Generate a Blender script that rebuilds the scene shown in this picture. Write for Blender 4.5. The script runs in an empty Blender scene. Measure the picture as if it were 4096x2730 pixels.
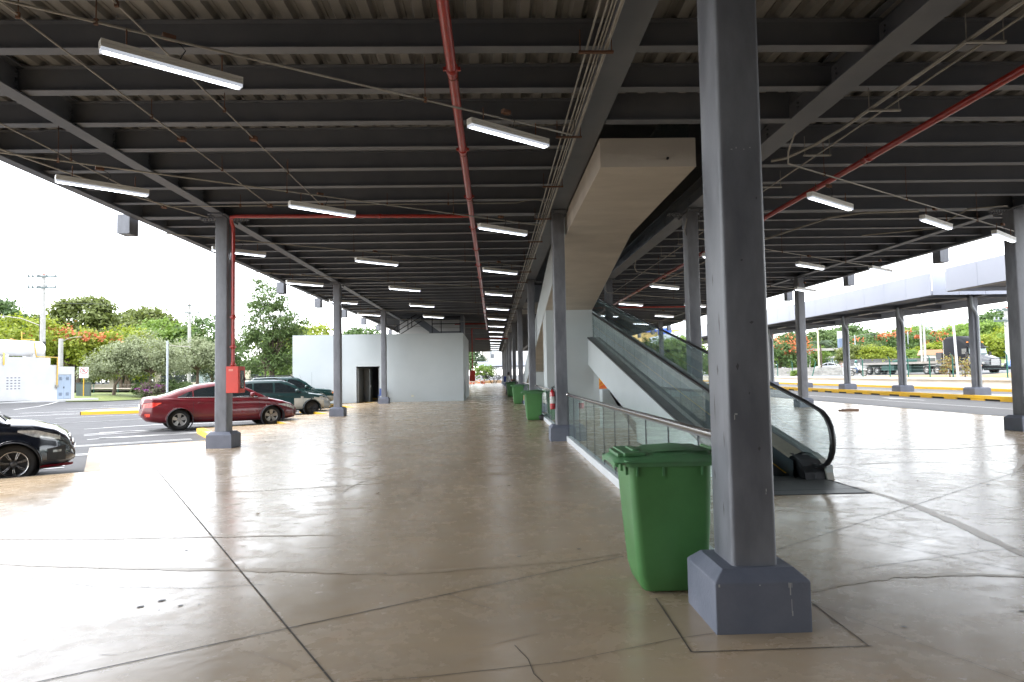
import bpy, bmesh, math, random
from mathutils import Vector, Matrix
random.seed(7)
R = math.radians
sc = bpy.context.scene
# ------------------------------------------------------------------ camera
def cam_axes(yaw, pitch, roll):
    f = Vector((math.sin(yaw)*math.cos(pitch), math.cos(yaw)*math.cos(pitch), math.sin(pitch)))
    r = Vector((math.cos(yaw), -math.sin(yaw), 0)); u = r.cross(f)
    cr, sr = math.cos(roll), math.sin(roll)
    return cr*r+sr*u, -sr*r+cr*u, f
cr_, cu_, cf_ = cam_axes(0.0292, 0.0492, -0.0180)
cd = bpy.data.cameras.new('camera'); cam = bpy.data.objects.new('camera', cd)
sc.collection.objects.link(cam); sc.camera = cam
cd.sensor_width = 36; cd.lens = 36*2658.76/4096; cd.clip_start = 0.05; cd.clip_end = 4000
cam.matrix_world = Matrix(((cr_.x, cu_.x, -cf_.x, 0), (cr_.y, cu_.y, -cf_.y, 0), (cr_.z, cu_.z, -cf_.z, 1.6), (0, 0, 0, 1)))
# ------------------------------------------------------------------ sky and sun (thin bright overcast)
SUN_EL, SUN_AZ = 71, 258           # azimuth clockwise from +Y: high, to the left of the camera
w = bpy.data.worlds.new('World'); sc.world = w; w.use_nodes = True
nt = w.node_tree; bg = nt.nodes['Background']
sky = nt.nodes.new('ShaderNodeTexSky'); sky.sky_type = 'NISHITA'; sky.sun_disc = False
sky.sun_elevation = R(SUN_EL); sky.sun_rotation = R(SUN_AZ); sky.dust_density = 0.6; sky.air_density = 1.0
hs = nt.nodes.new('ShaderNodeHueSaturation'); hs.inputs['Saturation'].default_value = 0.22
nt.links.new(sky.outputs[0], hs.inputs['Color']); nt.links.new(hs.outputs[0], bg.inputs[0])
bg.inputs[1].default_value = 0.15
ld = bpy.data.lights.new('sun', 'SUN'); lo = bpy.data.objects.new('sun', ld); sc.collection.objects.link(lo)
ld.energy = 0.5; ld.angle = R(12); ld.color = (1, .97, .92)
sd = Vector((math.sin(R(SUN_AZ))*math.cos(R(SUN_EL)), math.cos(R(SUN_AZ))*math.cos(R(SUN_EL)), math.sin(R(SUN_EL))))
lo.rotation_euler = sd.to_track_quat('Z', 'Y').to_euler(); lo.location = (-60, -40, 80)
sc.view_settings.view_transform = 'Standard'; sc.view_settings.look = 'None'
sc.view_settings.exposure = 2.85; sc.view_settings.gamma = 1
sc.render.engine = 'CYCLES'
try:
    sc.cycles.max_bounces = 10; sc.cycles.diffuse_bounces = 6; sc.cycles.transparent_max_bounces = 24
    sc.cycles.use_denoising = True; sc.cycles.caustics_reflective = False; sc.cycles.caustics_refractive = False
except Exception: pass
COL = sc.collection
# ------------------------------------------------------------------ mesh helpers
class MB:
    def __init__(s): s.v = []; s.f = []; s.m = []; s.sm = []
    def add(s, vs, fs, mi=0, smooth=False):
        o = len(s.v); s.v += [tuple(p) for p in vs]
        for f in fs: s.f.append(tuple(i+o for i in f)); s.m.append(mi); s.sm.append(smooth)
        return s
    def box(s, x0, x1, y0, y1, z0, z1, mi=0):
        if x0 > x1: x0, x1 = x1, x0
        if y0 > y1: y0, y1 = y1, y0
        if z0 > z1: z0, z1 = z1, z0
        return s.add([(x0,y0,z0),(x1,y0,z0),(x1,y1,z0),(x0,y1,z0),(x0,y0,z1),(x1,y0,z1),(x1,y1,z1),(x0,y1,z1)],
              [(3,2,1,0),(4,5,6,7),(0,1,5,4),(1,2,6,5),(2,3,7,6),(3,0,4,7)], mi)
    def obox(s, c, sx, sy, sz, rot=0, mi=0, tilt=0):
        M_ = Matrix.Translation(c) @ Matrix.Rotation(rot, 4, 'Z') @ Matrix.Rotation(tilt, 4, 'Y')
        vs = [M_ @ Vector((a*sx/2, b*sy/2, d*sz/2)) for d in (-1, 1) for a, b in ((-1,-1),(1,-1),(1,1),(-1,1))]
        return s.add(vs, [(3,2,1,0),(4,5,6,7),(0,1,5,4),(1,2,6,5),(2,3,7,6),(3,0,4,7)], mi)
    def prism(s, poly, lo, hi, axis='Y', mi=0, smooth=False):
        # poly in the two other axes; extruded along axis
        def P(a, b, t): return {'X': (t,a,b), 'Y': (a,t,b), 'Z': (a,b,t)}[axis]
        n = len(poly); vs = [P(a,b,lo) for a, b in poly]+[P(a,b,hi) for a, b in poly]
        fs = [(i, (i+1) % n, (i+1) % n+n, i+n) for i in range(n)]+[tuple(range(n))[::-1], tuple(range(n, 2*n))]
        return s.add(vs, fs, mi, smooth)
    def tube(s, pts, r, n=8, mi=0, cap=True, smooth=True):
        pts = [Vector(p) for p in pts]; rr = r if isinstance(r, (list, tuple)) else [r]*len(pts)
        vs = []; up = None
        for i, p in enumerate(pts):
            d = (pts[min(i+1, len(pts)-1)]-pts[max(i-1, 0)]).normalized()
            if up is None: up = d.orthogonal().normalized()
            up = (up-d*up.dot(d))
            up = up.normalized() if up.length > 1e-6 else d.orthogonal().normalized()
            q = d.cross(up)
            vs += [p+(up*math.cos(2*math.pi*k/n)+q*math.sin(2*math.pi*k/n))*rr[i] for k in range(n)]
        fs = [(i*n+k, i*n+(k+1) % n, (i+1)*n+(k+1) % n, (i+1)*n+k) for i in range(len(pts)-1) for k in range(n)]
        s.add(vs, fs, mi, smooth)
        if cap: s.add(vs[:n], [tuple(range(n))[::-1]], mi); s.add(vs[-n:], [tuple(range(n))], mi)
        return s
    def lathe(s, prof, c=(0,0,0), axis='Z', n=24, mi=0, smooth=True):
        def P(r_, t, a):
            x, y = r_*math.cos(a), r_*math.sin(a)
            return {'Z': (c[0]+x, c[1]+y, c[2]+t), 'Y': (c[0]+x, c[1]+t, c[2]+y), 'X': (c[0]+t, c[1]+x, c[2]+y)}[axis]
        vs = [P(r_, t, 2*math.pi*k/n) for r_, t in prof for k in range(n)]
        fs = [(i*n+k, i*n+(k+1) % n, (i+1)*n+(k+1) % n, (i+1)*n+k) for i in range(len(prof)-1) for k in range(n)]
        return s.add(vs, fs, mi, smooth)
    def rbox(s, x0, x1, y0, y1, z0, z1, r=.02, n=4, mi=0):   # vertical-edge rounded box
        pts = []
        for cx, cy, a0 in ((x1-r, y1-r, 0), (x0+r, y1-r, 90), (x0+r, y0+r, 180), (x1-r, y0+r, 270)):
            for k in range(n+1):
                a = R(a0+90*k/n); pts.append((cx+r*math.cos(a), cy+r*math.sin(a)))
        N = len(pts); vs = [(a,b,z0) for a, b in pts]+[(a,b,z1) for a, b in pts]
        s.add(vs, [(i, (i+1) % N, (i+1) % N+N, i+N) for i in range(N)], mi, True)
        s.add(vs[:N], [tuple(range(N))[::-1]], mi); return s.add(vs[N:], [tuple(range(N))], mi)
    def grid(s, P, mi=0, smooth=True, closed=False):
        nu, nv = len(P), len(P[0]); vs = [p for row in P for p in row]
        fs = [(i*nv+j, (i+1)*nv+j, (i+1)*nv+(j+1) % nv, i*nv+(j+1) % nv) for i in range(nu-1) for j in range(nv if closed else nv-1)]
        return s.add(vs, fs, mi, smooth)
    def mesh(s, name, mats):
        me = bpy.data.meshes.new(name); me.from_pydata(s.v, [], s.f)
        for m_ in (mats if isinstance(mats, (list, tuple)) else [mats]): me.materials.append(m_)
        me.polygons.foreach_set('material_index', s.m); me.polygons.foreach_set('use_smooth', s.sm); me.update()
        return me
def obj(name, mb, mats, parent=None, bevel=0, fix=False):
    me = mb.mesh(name, mats) if isinstance(mb, MB) else mb
    if fix:
        b = bmesh.new(); b.from_mesh(me); bmesh.ops.recalc_face_normals(b, faces=b.faces); b.to_mesh(me); b.free()
    o = bpy.data.objects.new(name, me); COL.objects.link(o)
    if parent: o.parent = parent
    if bevel:
        m_ = o.modifiers.new('bevel', 'BEVEL'); m_.width = bevel; m_.segments = 2; m_.limit_method = 'ANGLE'; m_.angle_limit = R(40)
    return o
def tag(o, label=None, cat=None, group=None, kind=None):
    for k, v in (('label', label), ('category', cat), ('group', group), ('kind', kind)):
        if v: o[k] = v
    return o
def thing(name, label, cat, loc=(0,0,0), rz=0, group=None):
    o = bpy.data.objects.new(name, None); COL.objects.link(o); o.empty_display_size = .2
    o.location = loc; o.rotation_euler = (0, 0, rz); return tag(o, label, cat, group)
def struct(name, mb, mats, **k): return tag(obj(name, mb, mats, **k), kind='structure')
def copy_tree(o, parent=None):
    kids = list(o.children); c = o.copy(); COL.objects.link(c)
    if parent: c.parent = parent
    for ch in kids: copy_tree(ch, c)
    return c
def dup(o, label, loc, rz=None, scale=None):
    c = copy_tree(o); c.location = loc; c['label'] = label
    if rz is not None: c.rotation_euler = (0, 0, rz)
    if scale is not None: c.scale = scale if isinstance(scale, (tuple, list)) else (scale,)*3
    return c
NTH = ['first','second','third','fourth','fifth','sixth','seventh','eighth','ninth','tenth','eleventh','twelfth','thirteenth','fourteenth','fifteenth','sixteenth','seventeenth','eighteenth','nineteenth','twentieth']
# ------------------------------------------------------------------ materials
MATS = {}
def mat(name, col, rough=.6, metal=0, col2=None, scale=4, detail=6, bump=0, bscale=None, spec=.5, coat=0, stretch=(1,1,1), lo=.35, hi=.65, emit=None, es=0, rvar=0, distort=0):
    if name in MATS: return MATS[name]
    m_ = bpy.data.materials.new(name); m_.use_nodes = True; N = m_.node_tree.nodes; L = m_.node_tree.links
    b = N['Principled BSDF']; b.inputs['Roughness'].default_value = rough; b.inputs['Metallic'].default_value = metal
    b.inputs['Specular IOR Level'].default_value = spec; b.inputs['Coat Weight'].default_value = coat; b.inputs['Coat Roughness'].default_value = .06
    b.inputs['Base Color'].default_value = (*col, 1)
    if emit: b.inputs['Emission Color'].default_value = (*emit, 1); b.inputs['Emission Strength'].default_value = es
    if col2 or bump or rvar:
        tc = N.new('ShaderNodeTexCoord'); mp = N.new('ShaderNodeMapping'); mp.inputs['Scale'].default_value = stretch
        L.new(tc.outputs['Object'], mp.inputs[0])
        nz = N.new('ShaderNodeTexNoise'); nz.inputs['Scale'].default_value = scale; nz.inputs['Detail'].default_value = detail; nz.inputs['Distortion'].default_value = distort
        nz.inputs['Roughness'].default_value = .6
        L.new(mp.outputs[0], nz.inputs['Vector'])
        mr = N.new('ShaderNodeMapRange'); mr.inputs[1].default_value = lo; mr.inputs[2].default_value = hi; L.new(nz.outputs[0], mr.inputs[0])
        if col2:
            mx = N.new('ShaderNodeMix'); mx.data_type = 'RGBA'; mx.inputs[6].default_value = (*col, 1); mx.inputs[7].default_value = (*col2, 1)
            L.new(mr.outputs[0], mx.inputs[0]); L.new(mx.outputs[2], b.inputs['Base Color'])
        if rvar:
            m2 = N.new('ShaderNodeMapRange'); m2.inputs[1].default_value = .3; m2.inputs[2].default_value = .7; m2.inputs[3].default_value = rough-rvar; m2.inputs[4].default_value = rough+rvar
            L.new(nz.outputs[0], m2.inputs[0]); L.new(m2.outputs[0], b.inputs['Roughness'])
        if bump:
            n2 = N.new('ShaderNodeTexNoise'); n2.inputs['Scale'].default_value = bscale or scale*6; n2.inputs['Detail'].default_value = 4; L.new(mp.outputs[0], n2.inputs['Vector'])
            bp = N.new('ShaderNodeBump'); bp.inputs['Strength'].default_value = bump; bp.inputs['Distance'].default_value = .02
            L.new(n2.outputs[0], bp.inputs['Height']); L.new(bp.outputs[0], b.inputs['Normal'])
    MATS[name] = m_; return m_
def glass(name, tint, rough=.0, refl=.12, opac=.0, col=(0,0,0), ior=1.45):
    # thin sheet glass: tinted transparency + Fresnel gloss (+ a pale veil for dust and some painted reflection)
    m_ = bpy.data.materials.new(name); m_.use_nodes = True; N = m_.node_tree.nodes; L = m_.node_tree.links
    for n_ in list(N): N.remove(n_)
    out = N.new('ShaderNodeOutputMaterial'); tr = N.new('ShaderNodeBsdfTransparent'); tr.inputs[0].default_value = (*tint, 1)
    gl = N.new('ShaderNodeBsdfGlossy'); gl.inputs['Roughness'].default_value = rough; gl.inputs[0].default_value = (.95,1,1,1)
    fr = N.new('ShaderNodeFresnel'); ge = N.new('ShaderNodeNewGeometry'); io = N.new('ShaderNodeMapRange'); io.inputs[3].default_value = ior; io.inputs[4].default_value = 1/ior; L.new(ge.outputs['Backfacing'], io.inputs[0]); L.new(io.outputs[0], fr.inputs[0])
    m2 = N.new('ShaderNodeMath'); m2.operation = 'ADD'; m2.inputs[1].default_value = refl*.3; L.new(fr.outputs[0], m2.inputs[0])
    mx = N.new('ShaderNodeMixShader'); L.new(m2.outputs[0], mx.inputs[0]); L.new(tr.outputs[0], mx.inputs[1]); L.new(gl.outputs[0], mx.inputs[2])
    last = mx
    if opac:
        df = N.new('ShaderNodeBsdfDiffuse'); df.inputs[0].default_value = (*col, 1)
        tc = N.new('ShaderNodeTexCoord'); nz = N.new('ShaderNodeTexNoise'); nz.inputs['Scale'].default_value = 3; nz.inputs['Detail'].default_value = 8; L.new(tc.outputs['Object'], nz.inputs['Vector'])
        mr = N.new('ShaderNodeMapRange'); mr.inputs[1].default_value = .3; mr.inputs[2].default_value = .75; mr.inputs[3].default_value = opac*.5; mr.inputs[4].default_value = opac*1.5; L.new(nz.outputs[0], mr.inputs[0])
        m3 = N.new('ShaderNodeMixShader'); L.new(mr.outputs[0], m3.inputs[0]); L.new(mx.outputs[0], m3.inputs[1]); L.new(df.outputs[0], m3.inputs[2]); last = m3
    L.new(last.outputs[0], out.inputs[0]); MATS[name] = m_; return m_
steel = mat('painted steel', (.115,.12,.137), .42, 0, (.205,.212,.235), 2.1, 10, .06, 60, stretch=(1.4,1.4,.5), rvar=.1)
beamc = mat('beam paint', (.120,.130,.150), .55, 0, (.165,.172,.19), .8, 8, .03, 40, lo=.4, hi=.75)
plinth = mat('plinth paint', (.118,.132,.172), .6, 0, (.155,.168,.21), 3, 8, .15, 50)
deckm = mat('galvanised deck', (.30,.29,.275), .5, .2, (.17,.165,.155), 1.2, 8, 0, stretch=(1,.25,1))
conc = mat('raw concrete', (.62,.57,.50), .8, 0, (.48,.44,.385), 1.1, 10, .2, 30, stretch=(.7,1.6,1), lo=.3, hi=.75)
conc2 = mat('pale concrete', (.45,.43,.39), .85, 0, (.33,.31,.28), 2, 8, .2, 40)
wallg = mat('pale wall paint', (.48,.52,.53), .75, 0, (.44,.48,.49), .5, 6, .06, 30)
whitep = mat('white paint', (.60,.60,.60), .6, 0, (.54,.54,.53), .8, 6)
clad = mat('white cladding', (.62,.64,.66), .55, 0, (.57,.59,.61), .7, 6)
redp = mat('red pipe paint', (.42,.028,.02), .3, 0, (.34,.03,.022), 6, 6, coat=.2)
redbox = mat('red box paint', (.62,.05,.032), .45, 0, (.55,.05,.035), 2, 4)
galv = mat('conduit', (.36,.34,.30), .45, .3, (.26,.24,.20), 3, 6)
rust = mat('rusty iron', (.10,.06,.045), .8, 0, (.18,.08,.04), 8, 6)
black = mat('black rubber', (.012,.012,.014), .35, 0, (.02,.02,.022), 5, 4)
blackm = mat('black matt', (.02,.02,.022), .6)
yellow = mat('yellow kerb paint', (.75,.43,.02), .6, 0, (.60,.36,.05), 2, 8, .15, 30, lo=.45, hi=.8)
stainless = mat('brushed stainless', (.55,.53,.51), .22, 1, (.46,.44,.43), 3, 4, stretch=(1,.1,1))
lampw = mat('lamp housing', (.62,.60,.55), .45, 0, (.55,.53,.48), 3, 4)
tubem = mat('lit tube', (1,1,1), .5, emit=(.86,.92,1), es=3)
diffm = mat('diffuser', (.5,.51,.54), .4, emit=(.8,.87,1), es=.08)
darkgap = mat('dark joint', (.055,.045,.037), .9, 0, (.15,.125,.10), 9, 6, lo=.4, hi=.9)
# ================================================================== THE GROUND AND FLOORS
def floor_material():
    m_ = bpy.data.materials.new('polished concrete'); m_.use_nodes = True; N = m_.node_tree.nodes; L = m_.node_tree.links; b = N['Principled BSDF']
    tc = N.new('ShaderNodeTexCoord')
    def noise(s, d=8, st=(1,1,1), dist=0, rough=.6):
        mp = N.new('ShaderNodeMapping'); mp.inputs['Scale'].default_value = st; L.new(tc.outputs['Object'], mp.inputs[0])
        n_ = N.new('ShaderNodeTexNoise'); n_.inputs['Scale'].default_value = s; n_.inputs['Detail'].default_value = d; n_.inputs['Distortion'].default_value = dist; n_.inputs['Roughness'].default_value = rough
        L.new(mp.outputs[0], n_.inputs['Vector']); return n_.outputs[0]
    def rng(src, a, b_, c=0, d=1):
        r_ = N.new('ShaderNodeMapRange'); r_.inputs[1].default_value = a; r_.inputs[2].default_value = b_; r_.inputs[3].default_value = c; r_.inputs[4].default_value = d; L.new(src, r_.inputs[0]); return r_.outputs[0]
    def mix(f, a, b_):
        x = N.new('ShaderNodeMix'); x.data_type = 'RGBA'
        L.new(f, x.inputs[0])
        for i, c in ((6, a), (7, b_)):
            if isinstance(c, tuple): x.inputs[i].default_value = (*c, 1)
            else: L.new(c, x.inputs[i])
        return x.outputs[2]
    base = mix(rng(noise(.6, 8, dist=.8), .35, .65), (.49,.375,.25), (.385,.29,.185))
    base = mix(rng(noise(2.2, 10, (1,1.6,1), .5), .35, .95), base, (.45,.365,.27))
    base = mix(rng(noise(.9, 6, dist=1.2), .6, .78, 0, .55), base, (.47,.30,.165))     # rusty tea stains
    base = mix(rng(noise(14, 10), .62, .8, 0, .25), base, (.20,.17,.14))              # grime flecks
    scr = mix(rng(noise(2.6, 12, (1.2,2.2,1), 1.5, .7), .50, .90, 0, .25), base, (.27,.21,.15))   # scuffs
    scr = mix(rng(noise(90, 2), .72, .76, 0, .6), scr, (.08,.07,.06))
    L.new(scr, b.inputs['Base Color'])
    r1 = N.new('ShaderNodeMath'); r1.operation = 'ADD'; L.new(rng(noise(1.1, 8, (1,1.3,1), 1.0), .3, .7, .15, .29), r1.inputs[0]); L.new(rng(noise(7, 8), .4, .8, 0, .12), r1.inputs[1])
    L.new(r1.outputs[0], b.inputs['Roughness'])
    b.inputs['Specular IOR Level'].default_value = .56; b.inputs['Coat Weight'].default_value = .0; b.inputs['Coat Roughness'].default_value = .12
    h = N.new('ShaderNodeMath'); h.operation = 'ADD'; L.new(noise(1.1, 3, (1,1,1), .6), h.inputs[0])
    h2 = N.new('ShaderNodeMath'); h2.operation = 'MULTIPLY'; h2.inputs[1].default_value = .07; L.new(noise(9, 5), h2.inputs[0]); L.new(h2.outputs[0], h.inputs[1])
    bp = N.new('ShaderNodeBump'); bp.inputs['Strength'].default_value = .4; bp.inputs['Distance'].default_value = .010
    L.new(h.outputs[0], bp.inputs['Height']); L.new(bp.outputs[0], b.inputs['Normal'])
    return m_
floorm = floor_material()
asph = mat('asphalt', (.078,.078,.081), .85, 0, (.058,.058,.06), .9, 10, .4, 120)
roadm = mat('grey road', (.115,.115,.116), .85, 0, (.095,.095,.096), .6, 10, .3, 120, stretch=(1,.3,1))
linem = mat('road paint', (.55,.55,.54), .7, 0, (.30,.30,.295), 3, 8, lo=.5, hi=.8)
grassm = mat('grass', (.10,.14,.035), .9, 0, (.16,.18,.05), 1.5, 8, .6, 40)
dirtm = mat('yellow earth', (.42,.25,.08), .9, 0, (.33,.2,.08), .7, 8, .4, 20)
kerbc = mat('kerb concrete', (.44,.38,.31), .8, 0, (.36,.31,.25), 3, 8, .2, 50)
def gz(x):      # the car park falls gently away from the hall
    return -.15+.42*min(max((-33.5-x)/4, 0), 1)
# sawtooth edge of the slab towards the car park
edge = []
for k in range(-5, 19):
    edge += [(-7.24, 12.07+5.775*k), (-9.70, 16.36+5.775*k)]
g = MB()
xs = [-900,-300,-120,-60,-40,-37.5,-36.5,-35.5,-34.5,-33.5,-30,-25,-20,-15,-10,-5,2,10,20,34]; ys = [-200,-60,-20,0,10,20,30,40,50,60,80,110,160,300,900]
g.grid([[(x, y, gz(x)-.004) for y in ys] for x in xs], smooth=False)
struct('ground', g, asph, fix=True)
fl = MB()
poly = [(15.75,-70.0)]+[(15.75,118.0)]+[(-7.24,118.0)]+[p for p in edge[::-1] if -30 < p[1] < 116]+[(-7.24,-70.0)]
fl.prism(poly, -.6, 0, 'Z')
struct('floor', fl, floorm, fix=True)
# kerb strips of plain and yellow concrete along the sawtooth
kb = MB(); ky = MB()
for k in range(-2, 9):
    B = Vector((-7.24, 12.07+5.775*k, 0)); A = Vector((-9.70, 16.36+5.775*k, 0)); B2 = Vector((-7.24, 12.07+5.775*(k+1), 0))
    d = (A-B).normalized(); n_ = Vector((d.y, -d.x, 0))
    if n_.x < 0: n_ = -n_
    q = [B, A, A+n_*.22, B+n_*.22]
    (kb).add([(p.x, p.y, .004) for p in q], [(0,1,2,3)])
    for (P, Q, m_) in ((B, A, kb if k == 0 else ky), (A, B2, ky if k != -1 else kb)):
        dd = (Q-P).normalized(); o = Vector((-dd.y, dd.x, 0))
        if o.dot(Vector((-1, 0, 0))) < 0: o = -o
        c = [P+o*.02, Q+o*.02, Q, P]
        m_.add([(p.x, p.y, -.16) for p in c]+[(p.x, p.y, .002) for p in c], [(0,1,5,4),(4,5,6,7),(1,2,6,5),(3,0,4,7)])
    # yellow wrap at the tooth tip
    if k >= 1:
        t = [A, A+(B-A)*.34, A+(B-A)*.34+n_*.2, A+n_*.2+d*-.05]
        ky.add([(p.x, p.y, .008) for p in t], [(0,1,2,3)])
struct('kerb', kb, kerbc, fix=True); struct('yellow_kerb', ky, yellow, fix=True)
# saw-cut joints of the slab (diagonal grid, frames around the columns), hairline cracks
jt = MB()
def seg(p, q, wd=.010, z=.003):
    p = Vector((*p, z)); q = Vector((*q, z)); d = (q-p).normalized(); n_ = Vector((-d.y, d.x, 0))*wd/2
    jt.add([p-n_, q-n_, q+n_, p+n_], [(0,1,2,3)])
def ext(p, q, a, b): d = Vector((q[0]-p[0], q[1]-p[1])); return ((p[0]-d.x*a, p[1]-d.y*a), (q[0]+d.x*b, q[1]+d.y*b))
seg(*ext((-2.45,3.71), (1.18,5.87), .6, -.02)); seg(*ext((-6.04,12.16), (-.87,3.60), .0, .4), wd=.012)
seg((-7.1,6.6), (-5.45,7.57), .007); seg((-5.45,7.57), (-1.86,9.40), .006); seg((-1.86,9.4), (1.6,11.6), .005); seg((-1.4,12.9), (-.2,10.7), .004)
seg((1.10,3.83), (2.15,3.84), .009); seg((1.10,3.83), (1.12,4.74), .009); seg((2.13,3.84), (2.15,4.6), .009)
seg((2.0,5.55), (8.05,9.98), .007); seg((8.05,9.98), (14.5,13.9), .006); seg((2.96,6.96), (4.63,4.15), .006)
seg((2.15,4.54), (2.8,3.0), .004); seg((3.05,7.16), (1.95,6.5), .006); seg((-1.37,11.2), (-3.7,15.2), .004)
for i in range(8):
    x0 = -5+i*.3; seg((-6.8, 14.4+4.7*i), (1.2, 19.1+4.7*i), .004)
for pts in ([(-.35,4.95),(-.15,4.72),(-.03,4.62)], [(.1,4.0),(.17,3.8),(.19,3.62),(.28,3.4)], [(-2.3,3.25),(-1.2,3.55),(-.4,3.62),(.35,3.75),(1.05,4.02),(1.35,4.1)],
            [(-5.0,5.9),(-4.1,5.75),(-3.1,5.35),(-2.3,5.25),(-1.8,5.3)], [(-5.4,7.0),(-4.2,6.7),(-2.9,6.55)], [(2.9,5.3),(4.2,5.7),(5.3,5.85)], [(3.6,8.0),(5.2,6.9),(6.4,6.4)]):
    for a, b in zip(pts, pts[1:]): seg(a, b, .005)
struct('floor_joints', jt, darkgap)
# repaired cracks: wavering bands of greyer filler worn into the slab
bd_ = MB(); rb = random.Random(5)
def band(pts, w0, w1):
    row = []; P = [Vector((*p, .0026)) for p in pts]; Q = []
    for a, b in zip(P, P[1:]): Q += [a.lerp(b, k/7) for k in range(7)]
    Q.append(P[-1])
    for i, p in enumerate(Q):
        d = (Q[min(i+1, len(Q)-1)]-Q[max(i-1, 0)]).normalized(); n_ = Vector((-d.y, d.x, 0)); f = math.sin(math.pi*i/(len(Q)-1)); wa = (w0+(w1-w0)*f)*rb.uniform(.5, 1.3); wb_ = (w0+(w1-w0)*f)*rb.uniform(.5, 1.3)
        row.append([p+n_*wa, p-n_*wb_])
    bd_.grid(row, smooth=False)
for pts, w0, w1 in (([(-5.6,7.1),(-4.14,6.95),(-3.04,6.93),(-2.29,6.9),(-1.58,6.87)], .006, .03), ([(-5,6.2),(-3.74,5.97),(-2.73,5.8),(-1.59,5.64),(-.85,5.51),(-.46,5.54),(.59,5.72),(1.1,5.9)], .008, .055), ([(4.84,8.9),(4.85,7.66),(4.67,6.67),(4.45,5.56),(4.3,4.6)], .02, .06), ([(2.19,4.75),(2.62,4.96),(3.02,5.08),(3.54,5.09),(4.4,4.9)], .01, .05), ([(-6,10.2),(-3.5,9.6),(-1.2,10.2),(.9,11.2)], .005, .02), ([(5.5,13.5),(8.5,12.6),(12,13.6)], .01, .06), ([(7.4,9.4),(9.4,11.6),(12.2,12.2)], .01, .05)): band(pts, w0, w1)
struct('floor_repairs', bd_, mat('filler', (.37,.29,.205), .34, 0, (.45,.35,.24), 5, 8, spec=.45))
# tyre and trolley scuffs
sf = MB()
for _ in range(46):
    x, y = rb.uniform(-5.5, 7.5), rb.uniform(3.4, 16); a = rb.uniform(-.5, 1.2); L_ = rb.uniform(.08, .6); c = rb.uniform(-.3, .3); wd = rb.uniform(.0015, .005); row = []
    for k in range(7):
        f = k/6; q = a+c*f; p = Vector((x+L_*f*math.cos(q), y+L_*f*math.sin(q), .0031)); n_ = Vector((-math.sin(q), math.cos(q), 0))*wd*math.sin(math.pi*(.1+.8*f)); row.append([p+n_, p-n_])
    sf.grid(row, smooth=False)
for cx, cy, r, a0, a1 in ((-3.5,9.5,2.4,-.2,.5),(-3.5,9.5,2.47,-.2,.5),(6.8,9.0,2.0,1.2,2.0),(6.8,9.0,2.06,1.2,2.0),(1.0,9.5,3.1,2.6,3.2)):
    row = [[(cx+(r+s_*.006)*math.cos(a0+(a1-a0)*k/16), cy+(r+s_*.006)*math.sin(a0+(a1-a0)*k/16), .0029) for s_ in (-1, 1)] for k in range(17)]; sf.grid(row, smooth=False)
struct('floor_scuffs', sf, mat('scuff grey', (.25,.20,.15), .5, 0, (.36,.28,.20), 6, 6))
# car park markings: paired diagonal stall lines
mk = MB()
def stripe(p, q, wd=.11, dz=.008):
    n_ = 6; p = Vector((*p, 0)); q = Vector((*q, 0)); d = (q-p).normalized(); o = Vector((-d.y, d.x, 0))*wd/2
    row = []
    for i in range(n_+1):
        c = p.lerp(q, i/n_); row.append([(c.x-o.x, c.y-o.y, gz(c.x)+dz), (c.x+o.x, c.y+o.y, gz(c.x)+dz)])
    mk.grid(row, smooth=False)
dirc = Vector((.857, .515))
for k in range(-1, 8):
    for off in (0, 2.55):
        bx, by = -7.24-.50*off-.35, 12.07+5.775*k+.866*off-.2
        for s_ in (-.16, .16):
            st = (bx-s_*.5, by+s_*.87); en = (st[0]-dirc.x*5.2, st[1]-dirc.y*5.2)
            stripe(st, en, .10)
for k in range(9):
    for s_ in (-.16, .16):
        p = (-21.5-1.2*k*.3, 27.5+4.6*k); stripe((p[0], p[1]+s_), (p[0]-4.3, p[1]-2.6+s_), .10)
stripe((-31,44),(-37,60),.14); stripe((-24.5,30),(-29.5,40.8),.12)
for a, b in (((-13.5,22.4),(-11.2,24.4)), ((-13.2,21.9),(-10.9,23.9)), ((-12.2,20.4),(-9.6,22.6)), ((-14.6,25.4),(-12.4,27.4)), ((-15.0,24.9),(-12.8,26.9)), ((-18.4,28.6),(-15.6,31.0)), ((-18.8,28.2),(-16.0,30.6)), ((-21,32.6),(-18.2,35)), ((-24,37),(-20.5,40.5))): stripe(a, b, .12)
struct('parking_markings', mk, linem, fix=True)
isl = MB(); isly = MB()
c0 = [(-21.6,35.6),(-18.6,36.4),(-16.2,38.6),(-17.2,41.2),(-20.4,40.4),(-22.4,38.4)]
isl.prism(c0, -.5, gz(-19)+.15, 'Z')
for a, b in zip(c0, c0[1:]+c0[:1]):
    d = Vector((b[0]-a[0], b[1]-a[1])).normalized(); o = (-d.y*.06, d.x*.06)
    isly.add([(a[0]-o[0],a[1]-o[1],-.5),(b[0]-o[0],b[1]-o[1],-.5),(b[0]-o[0],b[1]-o[1],gz(-19)+.158),(a[0]-o[0],a[1]-o[1],gz(-19)+.158),(a[0]+o[0]*2,a[1]+o[1]*2,gz(-19)+.158),(b[0]+o[0]*2,b[1]+o[1]*2,gz(-19)+.158)], [(0,1,2,3),(3,2,5,4)])
struct('traffic_island', isl, kerbc, fix=True); struct('island_kerb', isly, yellow, fix=True)
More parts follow.
